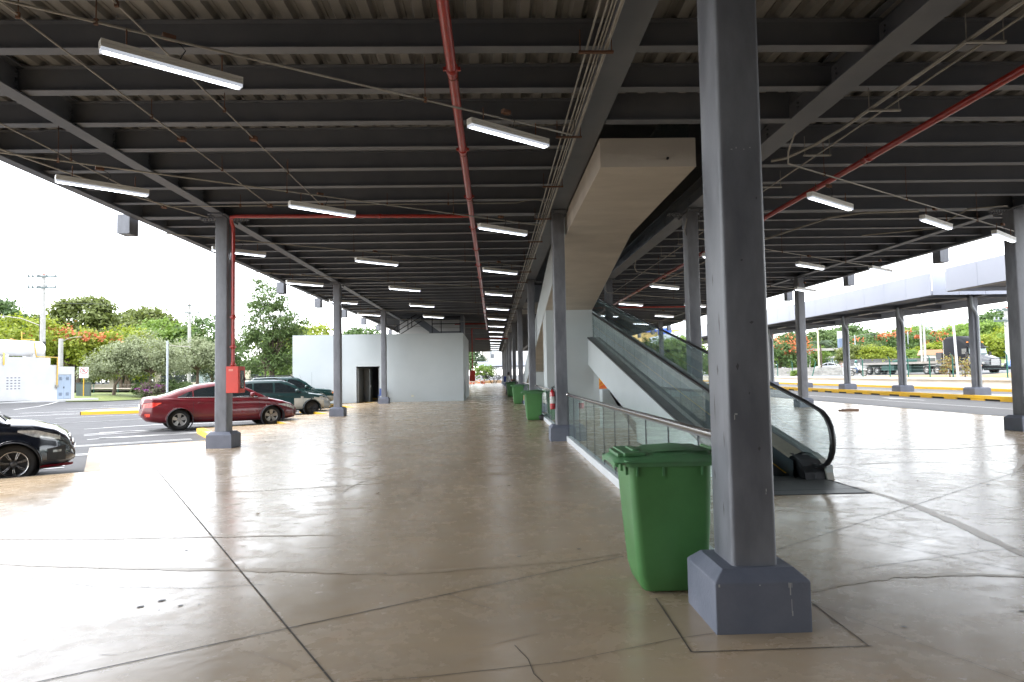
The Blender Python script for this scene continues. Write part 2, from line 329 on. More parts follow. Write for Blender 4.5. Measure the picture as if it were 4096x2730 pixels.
# grass verge and pavement beyond the car park
def sheet(name, pts, m_, z=None, dz=.02, kind='structure'):
    g_ = MB(); g_.add([(x, y, (gz(x) if z is None else z)+dz) for x, y in pts], [tuple(range(len(pts)))]); return tag(obj(name, g_, m_, fix=True), kind=kind)
vg = MB()
vrows = []
for f in (0, .25, .5, .75, 1):
    fx = (-32.8, 55.5, -31.3, 61.5); 
    a = Vector((-34.6, 55.0)).lerp(Vector((-29.0, 68)), f) if f < .8 else Vector((-18, 88))
    vrows.append([(a.x-1.6*k-(24*(k/8)**3), a.y+2.2*k, max(gz(a.x-1.6*k-(24*(k/8)**3)), -.15)+.05) for k in range(9)])
vg.grid(vrows, smooth=False); tag(obj('grass', vg, grassm, fix=True), kind='stuff')
sheet('grass', [(-36,75),(-20,80),(-12,90),(-14,132),(-130,150),(-120,90)], grassm, dz=.5)
tag(bpy.data.objects['grass.001'], kind='stuff')
sheet('path', [(-44,72.6),(-31,70.6),(-30,71.8),(-44,73.8)], kerbc, dz=.62)
# right hand side: bus lane, island, forecourt
sheet('road', [(15.76,-70),(33.6,-70),(33.6,200),(15.76,200)], roadm, z=-.15)
lm = MB()
def rline(x0, x1, y0, y1, z=-.118): lm.add([(x0,y0,z),(x1,y0,z),(x1,y1,z),(x0,y1,z)], [(0,1,2,3)])
rline(20.02, 20.14, -20, 150)
lm.add([(21.75,33.2,-.118),(21.95,33.2,-.118),(22.0,35.3,-.118),(22.35,35.2,-.118),(21.95,37.2,-.118),(21.5,35.4,-.118),(21.8,35.3,-.118)], [tuple(range(7))])
struct('lane_markings', lm, linem, fix=True)
yl = MB(); yl.box(15.755, 15.80, -70, 118, -.2, .004); struct('floor_edge_kerb', yl, mat('faded yellow', (.58,.44,.24), .7, 0, (.45,.36,.25), 2, 6))
ib = MB(); ib.box(24.02, 26.1, 24, 130, -.3, .10); struct('island', ib, conc2)
# ================================================================== STEEL HALL
YC = [4.36+11.55*i for i in range(0, 10)]          # column lines
ZB = 5.48
def ibeam_x(mb, x0, x1, y, zb, h, fw, ft=.014, wt=.01):
    mb.box(x0, x1, y-fw/2, y+fw/2, zb, zb+ft); mb.box(x0, x1, y-wt/2, y+wt/2, zb+ft, zb+h-ft); mb.box(x0, x1, y-fw/2, y+fw/2, zb+h-ft, zb+h)
def ibeam_y(mb, x, y0, y1, zb, h, fw, ft=.02, wt=.014):
    mb.box(x-fw/2, x+fw/2, y0, y1, zb, zb+ft); mb.box(x-wt/2, x+wt/2, y0, y1, zb+ft, zb+h-ft); mb.box(x-fw/2, x+fw/2, y0, y1, zb+h-ft, zb+h)
def deck(mb, x0, x1, y0, y1, z=5.845):
    n = int((x1-x0)/.31)
    pts = []
    for i in range(n+1):
        b = x0+i*.31
        pts += [(b, z), (b+.115, z), (b+.15, z+.07), (b+.18, z+.07), (b+.187, z+.062), (b+.20, z+.062), (b+.207, z+.07), (b+.275, z+.07)]
    pts = [(min(a, x1), c) for a, c in pts]+[(x1, z)]
    for (a, c), (a2, c2) in zip(pts, pts[1:]):
        mb.add([(a,y0,c),(a2,y0,c2),(a2,y1,c2),(a,y1,c)], [(0,1,2,3)])
    mb.box(x0, x1, y0, y1, z+.08, z+.2)
PY = [4.36+1.155*k for k in range(-49, 98)]        # purlin lines
def roof(label, x0, x1, girders, edge_x, stubs, ymin, ymax, hole=None):
    t = thing('canopy_roof', label, 'roof', (0, 0, 0))
    d_ = MB(); deck(d_, x0, x1, ymin, ymax); obj('roof_deck', d_, deckm, t)
    far = MB(); nfar = 0; base = MB()
    ibeam_x(base, x0+.02, x1-.02, 0, 0, .34, .17)
    bm_ = base.mesh('cross_beam', beamc)
    big = MB(); ibeam_x(big, x0+.02, x1-.02, 0, -.055, .395, .27, .022, .014)
    bigm = big.mesh('frame_beam', beamc)
    for k, y in zip(range(-49, 98), PY):
        if y < ymin or y > ymax: continue
        main = k % 10 == 0
        if 3.4 < y < 78:
            o = bpy.data.objects.new('frame_beam' if main else 'cross_beam', bigm if main else bm_); COL.objects.link(o); o.parent = t; o.location = (0, y, ZB+.02)
        else: ibeam_x(far, x0+.02, x1-.02, y, ZB+.02-(.055 if main else 0), .34+(.055 if main else 0), .27 if main else .17)
    if far.v: tag(obj('cross_beams', far, beamc, t), kind='stuff')
    for gx, fw, h in girders:
        g_ = MB(); ibeam_y(g_, gx, ymin, ymax, ZB-.03, h, fw)
        for y in PY:                       # bolted end plates
            if 4 < y < 60:
                for s_ in (-1, 1):
                    for q in range(4): g_.box(gx+s_*.008, gx+s_*.03, y-.055, y-.03, ZB+.06+q*.07, ZB+.085+q*.07)
        obj('girder', g_, beamc, t)
    if edge_x is not None:
        g_ = MB(); ibeam_y(g_, edge_x, ymin, ymax, ZB-.06, .44, .2); obj('edge_beam', g_, beamc, t)
        sx = math.copysign(.33, edge_x)
        sm = MB(); sm.box(-.145, .145, -.2, .2, -.45, 0); sm.box(-.135, .135, -.19, .19, -.46, -.45)
        for q in range(3): sm.tube([(.15 if sx < 0 else -.15, -.1+.1*q, -.06), (.2 if sx < 0 else -.2, -.1+.1*q, -.06)], .014, 6)
        stm = sm.mesh('stub_post', steel)
        for y in stubs:
            o = bpy.data.objects.new('stub_post', stm); COL.objects.link(o); o.parent = t; o.location = (edge_x+sx, y, 5.52)
    return t
roof('ribbed metal roof on dark steel beams over the wide left walkway', -8.3, 1.62, [(-6.36, .24, .40), (1.58, .42, .42)], -8.32, [15.95+5.775*k for k in range(0, 13)], -52, 116)
roof('ribbed metal roof on dark steel beams over the right walkway beside the bus lane', 4.86, 14.75, [(4.86, .40, .42), (12.92, .24, .40)], 14.78, [16.0+5.775*k for k in range(0, 13)], -52, 116)
roof('narrow strip of ribbed roof over the foreground above the tall steel column', 1.66, 4.82, [], None, [], -52, 9.9)
t = thing('canopy_roof', 'far narrow strip of roof between the two rows of middle columns', 'roof')
m_ = MB(); deck(m_, 1.66, 4.82, 45, 116); obj('roof_deck', m_, deckm, t)
m_ = MB()
for y in PY:
    if 45 < y < 116: ibeam_x(m_, 1.66, 4.82, y, ZB+.02, .34, .17)
tag(obj('cross_beams', m_, beamc, t), kind='stuff')
# deep trimmer at the escalator opening and the storey above it
t = thing('upper_hall', 'dim upper storey seen through the gap above the escalators', 'building')
m_ = MB(); m_.box(1.8, 4.66, 10.0, 10.02, 5.46, 6.2); m_.box(1.8, 4.66, 9.92, 10.10, 5.44, 5.46); obj('trimmer_beam', m_, beamc, t)
m_ = MB(); m_.box(-8, 14.4, 2, 60, 9.6, 9.9); m_.box(-8.0, -7.9, 2, 60, 6.1, 9.6); m_.box(14.3, 14.4, 2, 60, 6.1, 9.6); m_.box(-7.9, 14.3, 2, 2.1, 6.1, 9.6); m_.box(-7.9, 14.3, 59.9, 60, 6.1, 9.6); obj('ceiling', m_, mat('upper ceiling', (.20,.20,.20), .8), t)
for y in (40, 44, 48, 52, 56): obj('ceiling_tube', MB().box(-.5, 1.9, y, y+.14, 9.5, 9.58), tubem, t)
m_ = MB(); m_.box(1.62, 4.82, 42.0, 42.4, 5.4, 6.1); obj('landing_edge', m_, conc2, t)
# ---- columns
colm = {}
def make_column(kind='hall'):
    t = thing('steel_column', '', 'column')
    s_ = MB(); s_.rbox(-.1425, .1425, -.183, .183, .36, 5.44, .028); obj('shaft', s_, steel, t)
    p = MB(); b = .295; c_ = .223
    pts = [[(x*b, y*b, z) for x, y in ((-1,-1),(1,-1),(1,1),(-1,1))] for z in (0, .305)]+[[(x*c_, y*c_, .372) for x, y in ((-1,-1),(1,-1),(1,1),(-1,1))]]
    p.grid(pts, smooth=False, closed=True); p.add(pts[2], [(0,1,2,3)]); obj('plinth', p, plinth, t, bevel=.008, fix=True)
    c = MB(); c.box(-.2, .2, -.5, .5, 5.418, 5.434); c.box(-.55, .55, -.13, .13, 5.402, 5.417)
    for sx in (-1, 1):
        for q in range(5):
            for v in (-.08, .08): c.tube([(sx*(.24+q*.065), v, 5.36), (sx*(.24+q*.065), v, 5.402)], .019, 6)
            for v in (-.14, .14): c.tube([(v, sx*(.23+q*.055), 5.375), (v, sx*(.23+q*.055), 5.418)], .019, 6)
    obj('cap_plate', c, beamc, t); return t
proto = make_column(); used = [0]
def column(x, y, label, group):
    if used[0] == 0: o = proto; used[0] = 1
    else:
        o = copy_tree(proto)
        for ch in list(o.children):
            if ch.name.split('.')[0] in ('paint_chip', 'scuff'): bpy.data.objects.remove(ch)
    o.location = (x, y, 0); o['label'] = label; o['group'] = group; return o
G1 = 'steel columns along the car park'; G2 = 'steel columns in the middle of the hall'; G3 = 'steel columns along the bus lane'; G4 = 'steel columns on the far side of the escalators'
column(1.62, YC[0], 'huge dark steel column in the foreground with green bin tucked behind it', G2)
for i in range(1, 10):
    column(1.62, YC[i], 'grey steel column of the middle row, %s behind the huge foreground column' % (['','next','second','third','fourth','fifth','sixth','seventh','eighth','ninth'][i]), G2)
fg = proto
pm_ = MB()
for x, z, w_, h_ in ((-.06,3.02,.012,.006),(-.03,3.03,.006,.01),(.02,3.02,.008,.005),(.06,3.03,.008,.006),(.085,.84,.006,.018),(.083,.82,.004,.012),(-.09,1.32,.018,.01),(-.1,1.30,.006,.03)):
    pm_.box(x-w_/2, x+w_/2, -.1836, -.1831, z-h_/2, z+h_/2)
obj('paint_chip', pm_, mat('chip pale', (.42,.42,.41), .7), fg)
pm_ = MB()
for x, z0, z1, w_ in ((.166,.225,.298,.007),(.158,.27,.30,.005),(.176,.27,.298,.004),(.172,.12,.2,.004),(.175,.10,.13,.007),(-.27,.283,.30,.01),(-.02,.285,.292,.008)):
    pm_.box(x-w_/2, x+w_/2, -.2957, -.2951, z0, z1)
obj('paint_chip', pm_, MATS['chip pale'], fg)
pm_ = MB()
for x, z, w_, h_ in ((-.07,1.62,.02,.05),(.03,1.9,.03,.02),(.05,1.1,.02,.03),(-.02,2.3,.02,.015),(.0,1.45,.012,.02),(.09,2.7,.012,.02)):
    pm_.add([(x-w_/2,-.1834,z),(x,-.1834,z-h_/2),(x+w_/2,-.1834,z+h_*.1),(x+w_*.1,-.1834,z+h_/2)], [(0,1,2,3)])
for y, z, w_, h_ in ((-.08,1.9,.02,.16),(-.02,1.6,.03,.08),(.06,1.35,.018,.2),(-.1,1.15,.02,.12),(.02,2.2,.014,.1),(.1,.9,.02,.08),(-.05,.7,.02,.1)):
    pm_.add([(-.1430,y-w_/2,z),(-.1430,y,z-h_/2),(-.1430,y+w_/2,z+h_*.1),(-.1430,y+w_*.1,z+h_/2)], [(0,3,2,1)])
obj('scuff', pm_, mat('column scuff', (.075,.075,.08), .6), fg)
lab = ['', 'blue grey steel column with a red hose box and pipe, beside the red car', 'blue grey steel column standing in front of the pale building and green wagon', 'blue grey steel column beside the doorway of the pale building']
for i in range(1, 4): column(-6.36, YC[i], lab[i], G1)
for i in range(1, 9):
    column(12.92, YC[i], ['', 'dark steel column cut by the right edge of the picture', 'steel column with dark side behind the curved escalator handrail', 'third steel column along the bus lane, seen past the far middle columns', 'fourth steel column along the bus lane, seen through escalator glass', 'fifth steel column along the bus lane, far off', 'sixth steel column along the bus lane, far off', 'seventh steel column along the bus lane, far off', 'eighth steel column along the bus lane, far off'][i], G3)
for i in range(1, 8):
    column(4.86, YC[i], ['', 'dark brown steel column right behind the glass escalator handrail', 'dark steel column above the top of the glass escalator', 'third steel column of the row right of the escalators', 'fourth steel column of the row right of the escalators', 'fifth steel column of the row right of the escalators', 'sixth steel column of the row right of the escalators', 'seventh steel column of the row right of the escalators'][i], G4)

t = thing('light_block_walls', 'added unseen dark grey walls blocking light into the hall behind the viewpoint', 'building', (0,0,0))  # unseen walls added to darken the surfaces that face the viewpoint
m_ = MB(); m_.box(-8.2, 14.6, -13.2, -13, 0, 5.40); m_.box(-8.4, -8.2, -40, -3.5, 0, 5.35); m_.box(14.6, 14.8, -40, -3.5, 0, 5.35); obj('wall', m_, mat('dark render', (.10,.095,.09), .8, 0, (.075,.07,.068), 1, 6), t)
for x in (-5.5, -1.5, 6.5, 10.5): obj('door', MB().box(x, x+1.8, -12.99, -12.95, 0, 2.4), mat('added wall door', (.04,.045,.05), .4), t)  # doors on the added unseen walls
# ================================================================== RAMPS, RAILINGS, HALL EQUIPMENT
tealg = glass('travelator glass', (.91,.95,.95), .02, .06, .075, (.40,.48,.49), 1.4)  # veil colour stands for dust plus painted reflections of brighter surroundings
railg = glass('railing glass', (.88,.93,.91), .01, .0, .05, (.45,.52,.50), 1.28)
navy = mat('glass edge', (.010,.016,.03), .9, spec=.1)
# ---- concrete ramp that comes down from the upper floor
X0, X1 = 1.83, 3.43
t = thing('concrete_ramp', 'raw concrete ramp slab sloping down from the roof onto a pale pier', 'ramp', (0,0,0))
sl = [(10.8,4.985),(16.1,4.96),(22.6,3.755),(42.2,.03)]
m_ = MB()
prof = sl+[(42.2,.4),(22.6,4.2),(16.1,5.475),(10.8,5.475)]
m_.prism([(y,z) for y, z in prof], X0, X1, 'X'); obj('slab', m_, conc, t, bevel=.006, fix=True)
for x in (X0-.012, X1-.10):
    m_ = MB(); m_.prism([(16.12,4.965),(22.6,3.76),(42.2,.035),(42.2,1.15),(22.6,4.95),(16.12,6.12)], x, x+.112, 'X'); obj('side_wall', m_, wallg, t, fix=True)
m_ = MB(); m_.prism([(22.62,0),(24.0,0),(24.0,3.5),(22.62,3.745)], X0+.004, X1-.004, 'X'); obj('pier', m_, wallg, t, fix=True)
m_ = MB(); m_.prism([(33.4,0),(34.4,0),(34.4,1.48),(33.4,1.68)], X0+.004, X1-.004, 'X'); obj('pier', m_, wallg, t, fix=True)
for a, b in ((10.9,12.5),(12.53,14.2),(14.23,16.0)):
    m_ = MB(); m_.box(3.33, 3.345, a, b, 5.48, 6.45); obj('glass_panel', m_, tealg, t)
m_ = MB(); m_.tube([(2.95,10.79,5.12),(2.95,10.76,5.12)], .022, 10); obj('drain_hole', m_, blackm, t)
# ---- inclined glass walkway beside it
def zd(y): return 1.03+.193*(y-13.4)
def zr(y): return 1.04+.195*(y-9.43)
def zc(y): return 1.022+.19*(y-13.39)
YE = 37.5
t = thing('moving_walkway', 'glass sided moving walkway climbing to the upper floor with black handrails', 'escalator', (0,0,0))
m_ = MB(); m_.prism([(8.45,0),(15.16,0),(15.19,.42),(22.55,1.846),(YE,4.83),(YE,zc(YE)),(8.45,zc(8.45))], 3.25, 3.33, 'X'); obj('side_cladding', m_, wallg, t, fix=True)
m_ = MB(); m_.prism([(9.5,0),(15.16,0),(15.19,.42),(22.55,1.846),(YE,4.83),(YE,zd(YE)),(9.5,zd(9.5)-.08)], 4.77, 4.86, 'X'); obj('side_cladding', m_, wallg, t, fix=True)
m_ = MB(); m_.prism([(15.17,0),(15.22,.40),(22.55,1.85),(YE,4.84),(YE,4.95),(22.55,1.96),(15.3,.55),(15.25,0)], 3.33, 4.77, 'X'); obj('soffit', m_, conc2, t, fix=True)
sk = mat('walkway grey metal', (.16,.165,.165), .45, .3, (.11,.115,.115), 2.5, 8)
m_ = MB(); m_.grid([[(3.245, y, zc(y)+.001), (3.245, y, zc(y)+.02), (3.40, y, zd(y)), (3.47, y, zd(y)), (3.47, y, zd(y)-.1)] for y in (8.6, 12, 16, 22, 30, YE)], smooth=False); obj('outer_deck', m_, sk, t)
m_ = MB(); m_.grid([[(3.248, y, zc(y)-.012), (3.236, y, zc(y)-.012), (3.236, y, zc(y)+.022), (3.248, y, zc(y)+.03)] for y in (8.6, 16, 22, YE)], smooth=False); obj('edge_trim', m_, mat('dark trim', (.05,.05,.052), .5), t)
deckbeige = mat('inner deck metal', (.42,.38,.31), .35, .5, (.34,.31,.26), 3, 6)
skirtb = mat('skirt metal', (.11,.135,.155), .3, .6, (.08,.10,.115), 2, 6)
for s_ in (0, 1):
    xi, xo = (3.66, 3.48) if s_ == 0 else (4.40, 4.60)
    m_ = MB(); m_.grid([[(xo, y, zd(y)), (xi+(.02 if s_ else -.02), y, zd(y)-.06), (xi, y, zd(y)-.085)] for y in (9.9, 14, 20, 28, YE)], smooth=False); obj('inner_deck', m_, deckbeige, t)
    m_ = MB(); m_.grid([[(xi, y, zd(y)-.085), (xi+(-.006 if s_ else .006), y, zd(y)-.34)] for y in (9.75, 14, 20, 28, YE)], smooth=False); obj('skirt_panel', m_, skirtb, t)
    m_ = MB(); x_ = xi+(-.045 if s_ else .045); m_.grid([[(x_-.012, y, zd(y)-.318), (x_+.012, y, zd(y)-.318)] for y in (9.92, 20, YE)], smooth=False); obj('safety_line', m_, yellow, t)
m_ = MB(); m_.box(4.605, 4.76, 9.9, 9.95, .2, zd(9.9)-.03); m_.grid([[(4.61, y, zd(y)-.005), (4.80, y, zd(y)-.005), (4.862, y, zd(y)-.06), (4.862, y, zd(y)-.1)] for y in (9.9, 14, 22, YE)], smooth=False); obj('outer_deck', m_, sk, t)
m_ = MB(); m_.grid([[(3.66, y, zd(y)-.335), (4.40, y, zd(y)-.335)] for y in (9.9, 14, 22, YE)], smooth=False); obj('walking_belt', m_, blackm, t)
def rail_path(x):
    return [(x,YE,zr(YE)),(x,28,zr(28)),(x,20,zr(20)),(x,14,zr(14)),(x,10.6,zr(10.6)),(x,9.8,zr(9.8)-.01),(x,9.5,1.03),(x,9.33,.985),(x,9.19,.90),(x,9.10,.79),(x,9.06,.68),(x,9.055,.57),(x,9.08,.455),(x,9.14,.35),(x,9.24,.265),(x,9.38,.215),(x,9.55,.195),(x,9.78,.20)]
for x, s_ in ((3.45, -1), (4.65, 1)):
    P = rail_path(x); m_ = MB()
    # flattened handrail: wide rounded belt
    rows = []
    for i, p in enumerate(P):
        a = Vector(P[max(i-1,0)]); b = Vector(P[min(i+1,len(P)-1)]); d = (b-a).normalized(); n_ = Vector((1,0,0)).cross(d).normalized()
        rows.append([Vector(p)+Vector((1,0,0))*.042*math.cos(q)+n_*.026*math.sin(q) for q in [2*math.pi*k/10 for k in range(10)]])
    m_.grid(rows, closed=True); m_.add(rows[-1], [tuple(range(10))]); obj('handrail', m_, black, t)
    m_ = MB(); rows = []
    for i, p in enumerate(P):
        a = Vector(P[max(i-1,0)]); b = Vector(P[min(i+1,len(P)-1)]); d = (b-a).normalized(); n_ = Vector((1,0,0)).cross(d).normalized()
        if n_.z < 0 and i < 6: n_ = -n_
        c = Vector(p)
        q = c+(Vector((0,10.2,.62))-c).normalized()*.035 if i > 5 else c-Vector((0,0,.035))
        rows.append([q+Vector((-.012,0,0)), q+Vector((.012,0,0))])
    m_.grid(rows, smooth=True); obj('rail_track', m_, stainless, t)
    ys = [9.62, 10.9, 12.2, 13.5, 14.8, 16.1, 17.4, 18.7, 20.0, 21.3, 22.6, 23.9, 25.2, 26.5, 27.8, 29.1, 30.4, 31.7, 33, 34.3, 35.6, 36.9]
    for a, b in zip(ys, ys[1:]):
        m_ = MB(); m_.prism([(a+.006,zd(a)-.02),(b-.006,zd(b)-.02),(b-.006,zr(b)-.03),(a+.006,zr(a)-.03)], x-.005, x+.005, 'X'); obj('glass_panel', m_, tealg, t, fix=True)
    m_ = MB(); nose = [(9.615,zd(9.62)-.02)]+[(p[1]+.02, p[2]) for p in P[::-1] if p[1] < 9.6 and p[2] > .3]+[(9.615,1.03)]
    m_.prism(nose, x-.005, x+.005, 'X'); obj('glass_panel', m_, tealg, t, fix=True)
    bl = MB(); xa, xb = (4.46, 4.76) if s_ > 0 else (3.34, 3.64)
    bl.prism([(9.50,0),(9.53,.10),(9.60,.19),(9.72,.265),(9.95,.33),(10.02,.33),(10.02,0)], xa, xb, 'X'); bl.box(xa+.14, xa+.146, 9.485, 9.50, .01, .1); obj('newel_base', bl, mat('newel dark', (.03,.031,.035), .4, .2, (.02,.02,.023), 4, 6), t, bevel=.01, fix=True)
m_ = MB(); m_.prism([(9.47,0),(9.50,.10),(9.58,.2),(9.72,.275),(9.95,.34),(10.0,.34),(10.0,0)], 4.764, 4.862, 'X'); obj('end_curb', m_, conc2, t, fix=True)
plate = mat('landing plate', (.15,.155,.155), .4, .4, (.11,.115,.115), 40, 3, stretch=(1,.02,1))
m_ = MB(); m_.add([(3.3,8.43,.006),(4.79,8.45,.006),(4.75,8.72,.006),(3.3,8.70,.006)], [(0,1,2,3)]); m_.add([(3.3,8.72,.006),(4.75,8.74,.006),(4.73,9.5,.006),(3.3,9.5,.006)], [(0,1,2,3)]); m_.add([(3.64,9.52,.006),(4.46,9.52,.006),(4.46,9.88,.006),(3.64,9.88,.006)], [(0,1,2,3)]); obj('landing_plate', m_, plate, t)
m_ = MB(); m_.box(3.3, 4.8, 8.40, 9.9, .001, .004); m_.box(3.64, 4.46, 9.6, 12, .001, .0035); obj('plate_frame', m_, blackm, t)
m_ = MB(); m_.box(3.1, 4.76, 18.9, 19.45, 0, 1.10); obj('support_pier', m_, wallg, t)
m_ = MB(); m_.box(3.1, 4.76, 29.9, 30.4, 0, 3.2); obj('support_pier', m_, wallg, t)
m_ = MB(); m_.box(4.638, 4.644, 13.6, 14.2, 1.47, 1.70); obj('sticker', m_, redp, t)
# ---- glass railings between the middle columns
def railing(y0, y1, label, grp='glass railings along the middle columns'):
    t = thing('glass_railing', label, 'railing', (1.75, y0, 0), 0, grp); L_ = y1-y0
    m_ = MB(); m_.box(-.06, .06, 0, L_, 0, .125); obj('curb', m_, clad, t, bevel=.006)
    m_ = MB(); m_.tube([(-.005,-.02,1.09),(-.005,L_+.02,1.09)], .03, 14); m_.lathe([(0,0),(.045,0),(.045,.02),(.03,.03)], (-.005,L_-.03,1.09), 'Y', 14); obj('handrail', m_, stainless, t)
    n = max(1, round(L_/1.03)); st = L_/n
    m_ = MB(); m_.box(-.012, .012, 0, L_, 1.045, 1.066); obj('top_channel', m_, mat('rail channel', (.16,.16,.165), .35, .8), t)
    for k in range(n):
        m_ = MB(); m_.box(-.005, .005, k*st+.010, (k+1)*st-.014, .125, 1.05, 0)
        m_.box(-.0055, .0055, (k+1)*st-.0138, (k+1)*st+.006, .125, 1.05, 1); obj('glass_panel', m_, [railg, navy], t)
    return t
railing(4.70, 15.58, 'long glass railing with stainless rail right behind the large green bin')
railing(16.24, 27.13, 'glass railing with stainless rail behind the red extinguisher and second green bin')
railing(27.79, 38.68, 'glass railing past the third middle column, partly behind the far green bins')
railing(39.34, 50.2, 'farthest glass railing along the middle columns')
# ---- wheeled bins
green = mat('green bin plastic', (.068,.205,.062), .42, 0, (.056,.165,.05), 3, 8, .04, 90)
greend = mat('green lid plastic', (.075,.215,.085), .48, 0, (.075,.17,.08), 5, 8, .05, 90)
def rrect(x0, x1, y0, y1, r, z, n=4):
    pts = []
    for cx, cy, a0 in ((x1-r,y1-r,0),(x0+r,y1-r,90),(x0+r,y0+r,180),(x1-r,y0+r,270)):
        for k in range(n+1):
            a = R(a0+90*k/n); pts.append((cx+r*math.cos(a), cy+r*math.sin(a), z))
    return pts
def make_bin(label, loc):
    t = thing('wheeled_bin', label, 'bin', loc, 0, 'green wheeled bins along the hall')
    m_ = MB()
    rings = [rrect(-.20,.24,-.215,.215,.05,.015), rrect(-.215,.25,-.228,.228,.055,.03), rrect(-.245,.27,-.24,.24,.06,.14), rrect(-.275,.29,-.262,.262,.06,.5), rrect(-.305,.30,-.28,.28,.055,.93)]
    m_.grid(rings, closed=True); m_.add(rings[0], [tuple(range(len(rings[0])))[::-1]])
    obj('body', m_, green, t, fix=True)
    m_ = MB()
    rim = [rrect(-.325,.32,-.292,.292,.04,.915), rrect(-.335,.33,-.298,.298,.04,.94), rrect(-.335,.33,-.298,.298,.04,.962)]
    m_.grid(rim, closed=True, smooth=False); m_.add(rim[0], [tuple(range(len(rim[0])))[::-1]]); m_.add(rim[-1], [tuple(range(len(rim[0])))])
    for x in (-.25, -.06, .22):            # stiffening ribs under the rim
        for s_ in (-1, 1): m_.box(x-.007, x+.007, s_*.272, s_*.290, .85, .915)
    for y in (-.2, 0, .2): m_.box(-.318, -.30, y-.007, y+.007, .85, .915)
    obj('rim', m_, greend, t, fix=True)
    m_ = MB()
    rows = []
    for x, h, wd in ((-.41,.925,.27),(-.405,.965,.288),(-.36,.982,.302),(-.25,1.0,.307),(-.05,1.03,.31),(.12,1.04,.31),(.28,1.025,.305),(.34,1.0,.29),(.35,.97,.28)):
        rows.append([(x, s_*wd, (.948 if abs(s_) == 1 else h-.03*(abs(s_) > .8)-.006*(abs(s_) > .5))) for s_ in (-1,-.97,-.9,-.6,0,.6,.9,.97,1)])
    m_.grid(rows); m_.add([rows[0][0], *rows[0][1:]], [tuple(range(9))])
    lid = obj('lid', m_, greend, t, fix=True)
    h_ = MB(); h_.box(-.33, -.17, -.235, .235, .985, 1.012); h_.box(-.37, -.25, -.19, .19, .975, 1.002); h_.box(-.25, -.20, -.13, .13, 1.0, 1.024); h_.grid([[(x, y, 1.018+.024*math.sin(math.pi*(x+.12)/.42)*(1-(y/.26)**2)) for y in (-.24,-.16,-.08,0,.08,.16,.24)] for x in (-.12,-.04,.04,.12,.2,.3)])
    obj('lid_relief', h_, greend, lid, bevel=.008)
    m_ = MB(); m_.tube([(.385,-.24,1.0),(.385,.24,1.0)], .017, 10)
    for y in (-.23, -.08, .08, .23): m_.box(.30, .39, y-.012, y+.012, .95, 1.0)
    obj('handle', m_, green, t, fix=True)
    for s_ in (-1, 1):
        wh = MB(); wh.lathe([(0,-.025),(.085,-.025),(.1,-.018),(.1,.018),(.085,.025),(0,.025)], (.27, s_*.265, .1), 'Y', 20); wo = obj('wheel', wh, black, t)
        hb = MB(); hb.lathe([(.0,-.03),(.05,-.03),(.055,.03),(0,.03)], (.27, s_*.265, .1), 'Y', 14); obj('hub', hb, blackm, wo)
    ax = MB(); ax.tube([(.27,-.26,.1),(.27,.26,.1)], .012, 8); obj('axle', ax, stainless, t)
    return t
b0 = make_bin('large green wheeled bin tucked behind the huge foreground column', (1.27, 5.06, 0))
dup(b0, 'green wheeled bin with a sticker on its front, beside the red extinguisher column', (1.36, 22.9, 0))
dup(b0, 'green wheeled bin standing just beyond the one with the front sticker', (1.30, 35.3, 0))
dup(b0, 'farthest green wheeled bin, in front of the person in the white shirt', (1.22, 47.0, 0))
st = MB(); st.box(-.318, -.309, -.16, .16, .52, .86, 0); st.box(-.3195, -.318, -.13, .13, .70, .84, 1); st.box(-.3195, -.318, -.13, .13, .54, .67, 2)
so = obj('sticker', st, [mat('sticker white', (.75,.75,.7), .6), mat('sticker orange', (.7,.28,.05), .6), mat('sticker blue', (.1,.25,.5), .6)], bpy.data.objects['wheeled_bin.001'])
# ---- fire extinguishers
def make_ext(label, loc):
    t = thing('fire_extinguisher', label, 'extinguisher', loc, 0, 'red fire extinguishers on the columns')
    m_ = MB(); m_.lathe([(0,0),(.06,0),(.064,.02),(.064,.38),(.055,.42),(.03,.45),(.022,.47),(0,.47)], n=20); obj('cylinder', m_, mat('extinguisher red', (.40,.015,.02), .25, 0, coat=.4), t)
    m_ = MB(); m_.lathe([(.0655,.14),(.0655,.30)], n=20); obj('paper_label', m_, mat('paper label', (.62,.62,.60), .6, 0, (.35,.35,.36), 60, 2, stretch=(.1,.1,1.6), lo=.55, hi=.6), t)
    m_ = MB(); m_.box(-.016,.016,-.016,.016,.465,.50); m_.tube([(-.02,0,.50),(.07,0,.515)], .008, 6); m_.tube([(-.02,0,.515),(.06,0,.55)], .008, 6); m_.tube([(.0,-.02,.485),(.05,-.06,.46),(.07,-.06,.38),(.066,-.05,.2)], .009, 6); obj('valve', m_, blackm, t)
    m_ = MB(); m_.box(.05,.075,-.03,.03,.28,.34); obj('bracket', m_, blackm, t)
    return t
e0 = make_ext('red fire extinguisher with white paper label on the nearest middle column in the hall', (1.405, 15.86, .74))
for i, l in ((4, 'small red fire extinguisher on the column beside the farthest green bin'), (5, 'tiny far red fire extinguisher, next beyond the person'), (6, 'tiniest red fire extinguisher at the far end of the hall columns')): dup(e0, l, (1.405, YC[i]-.05, .74))
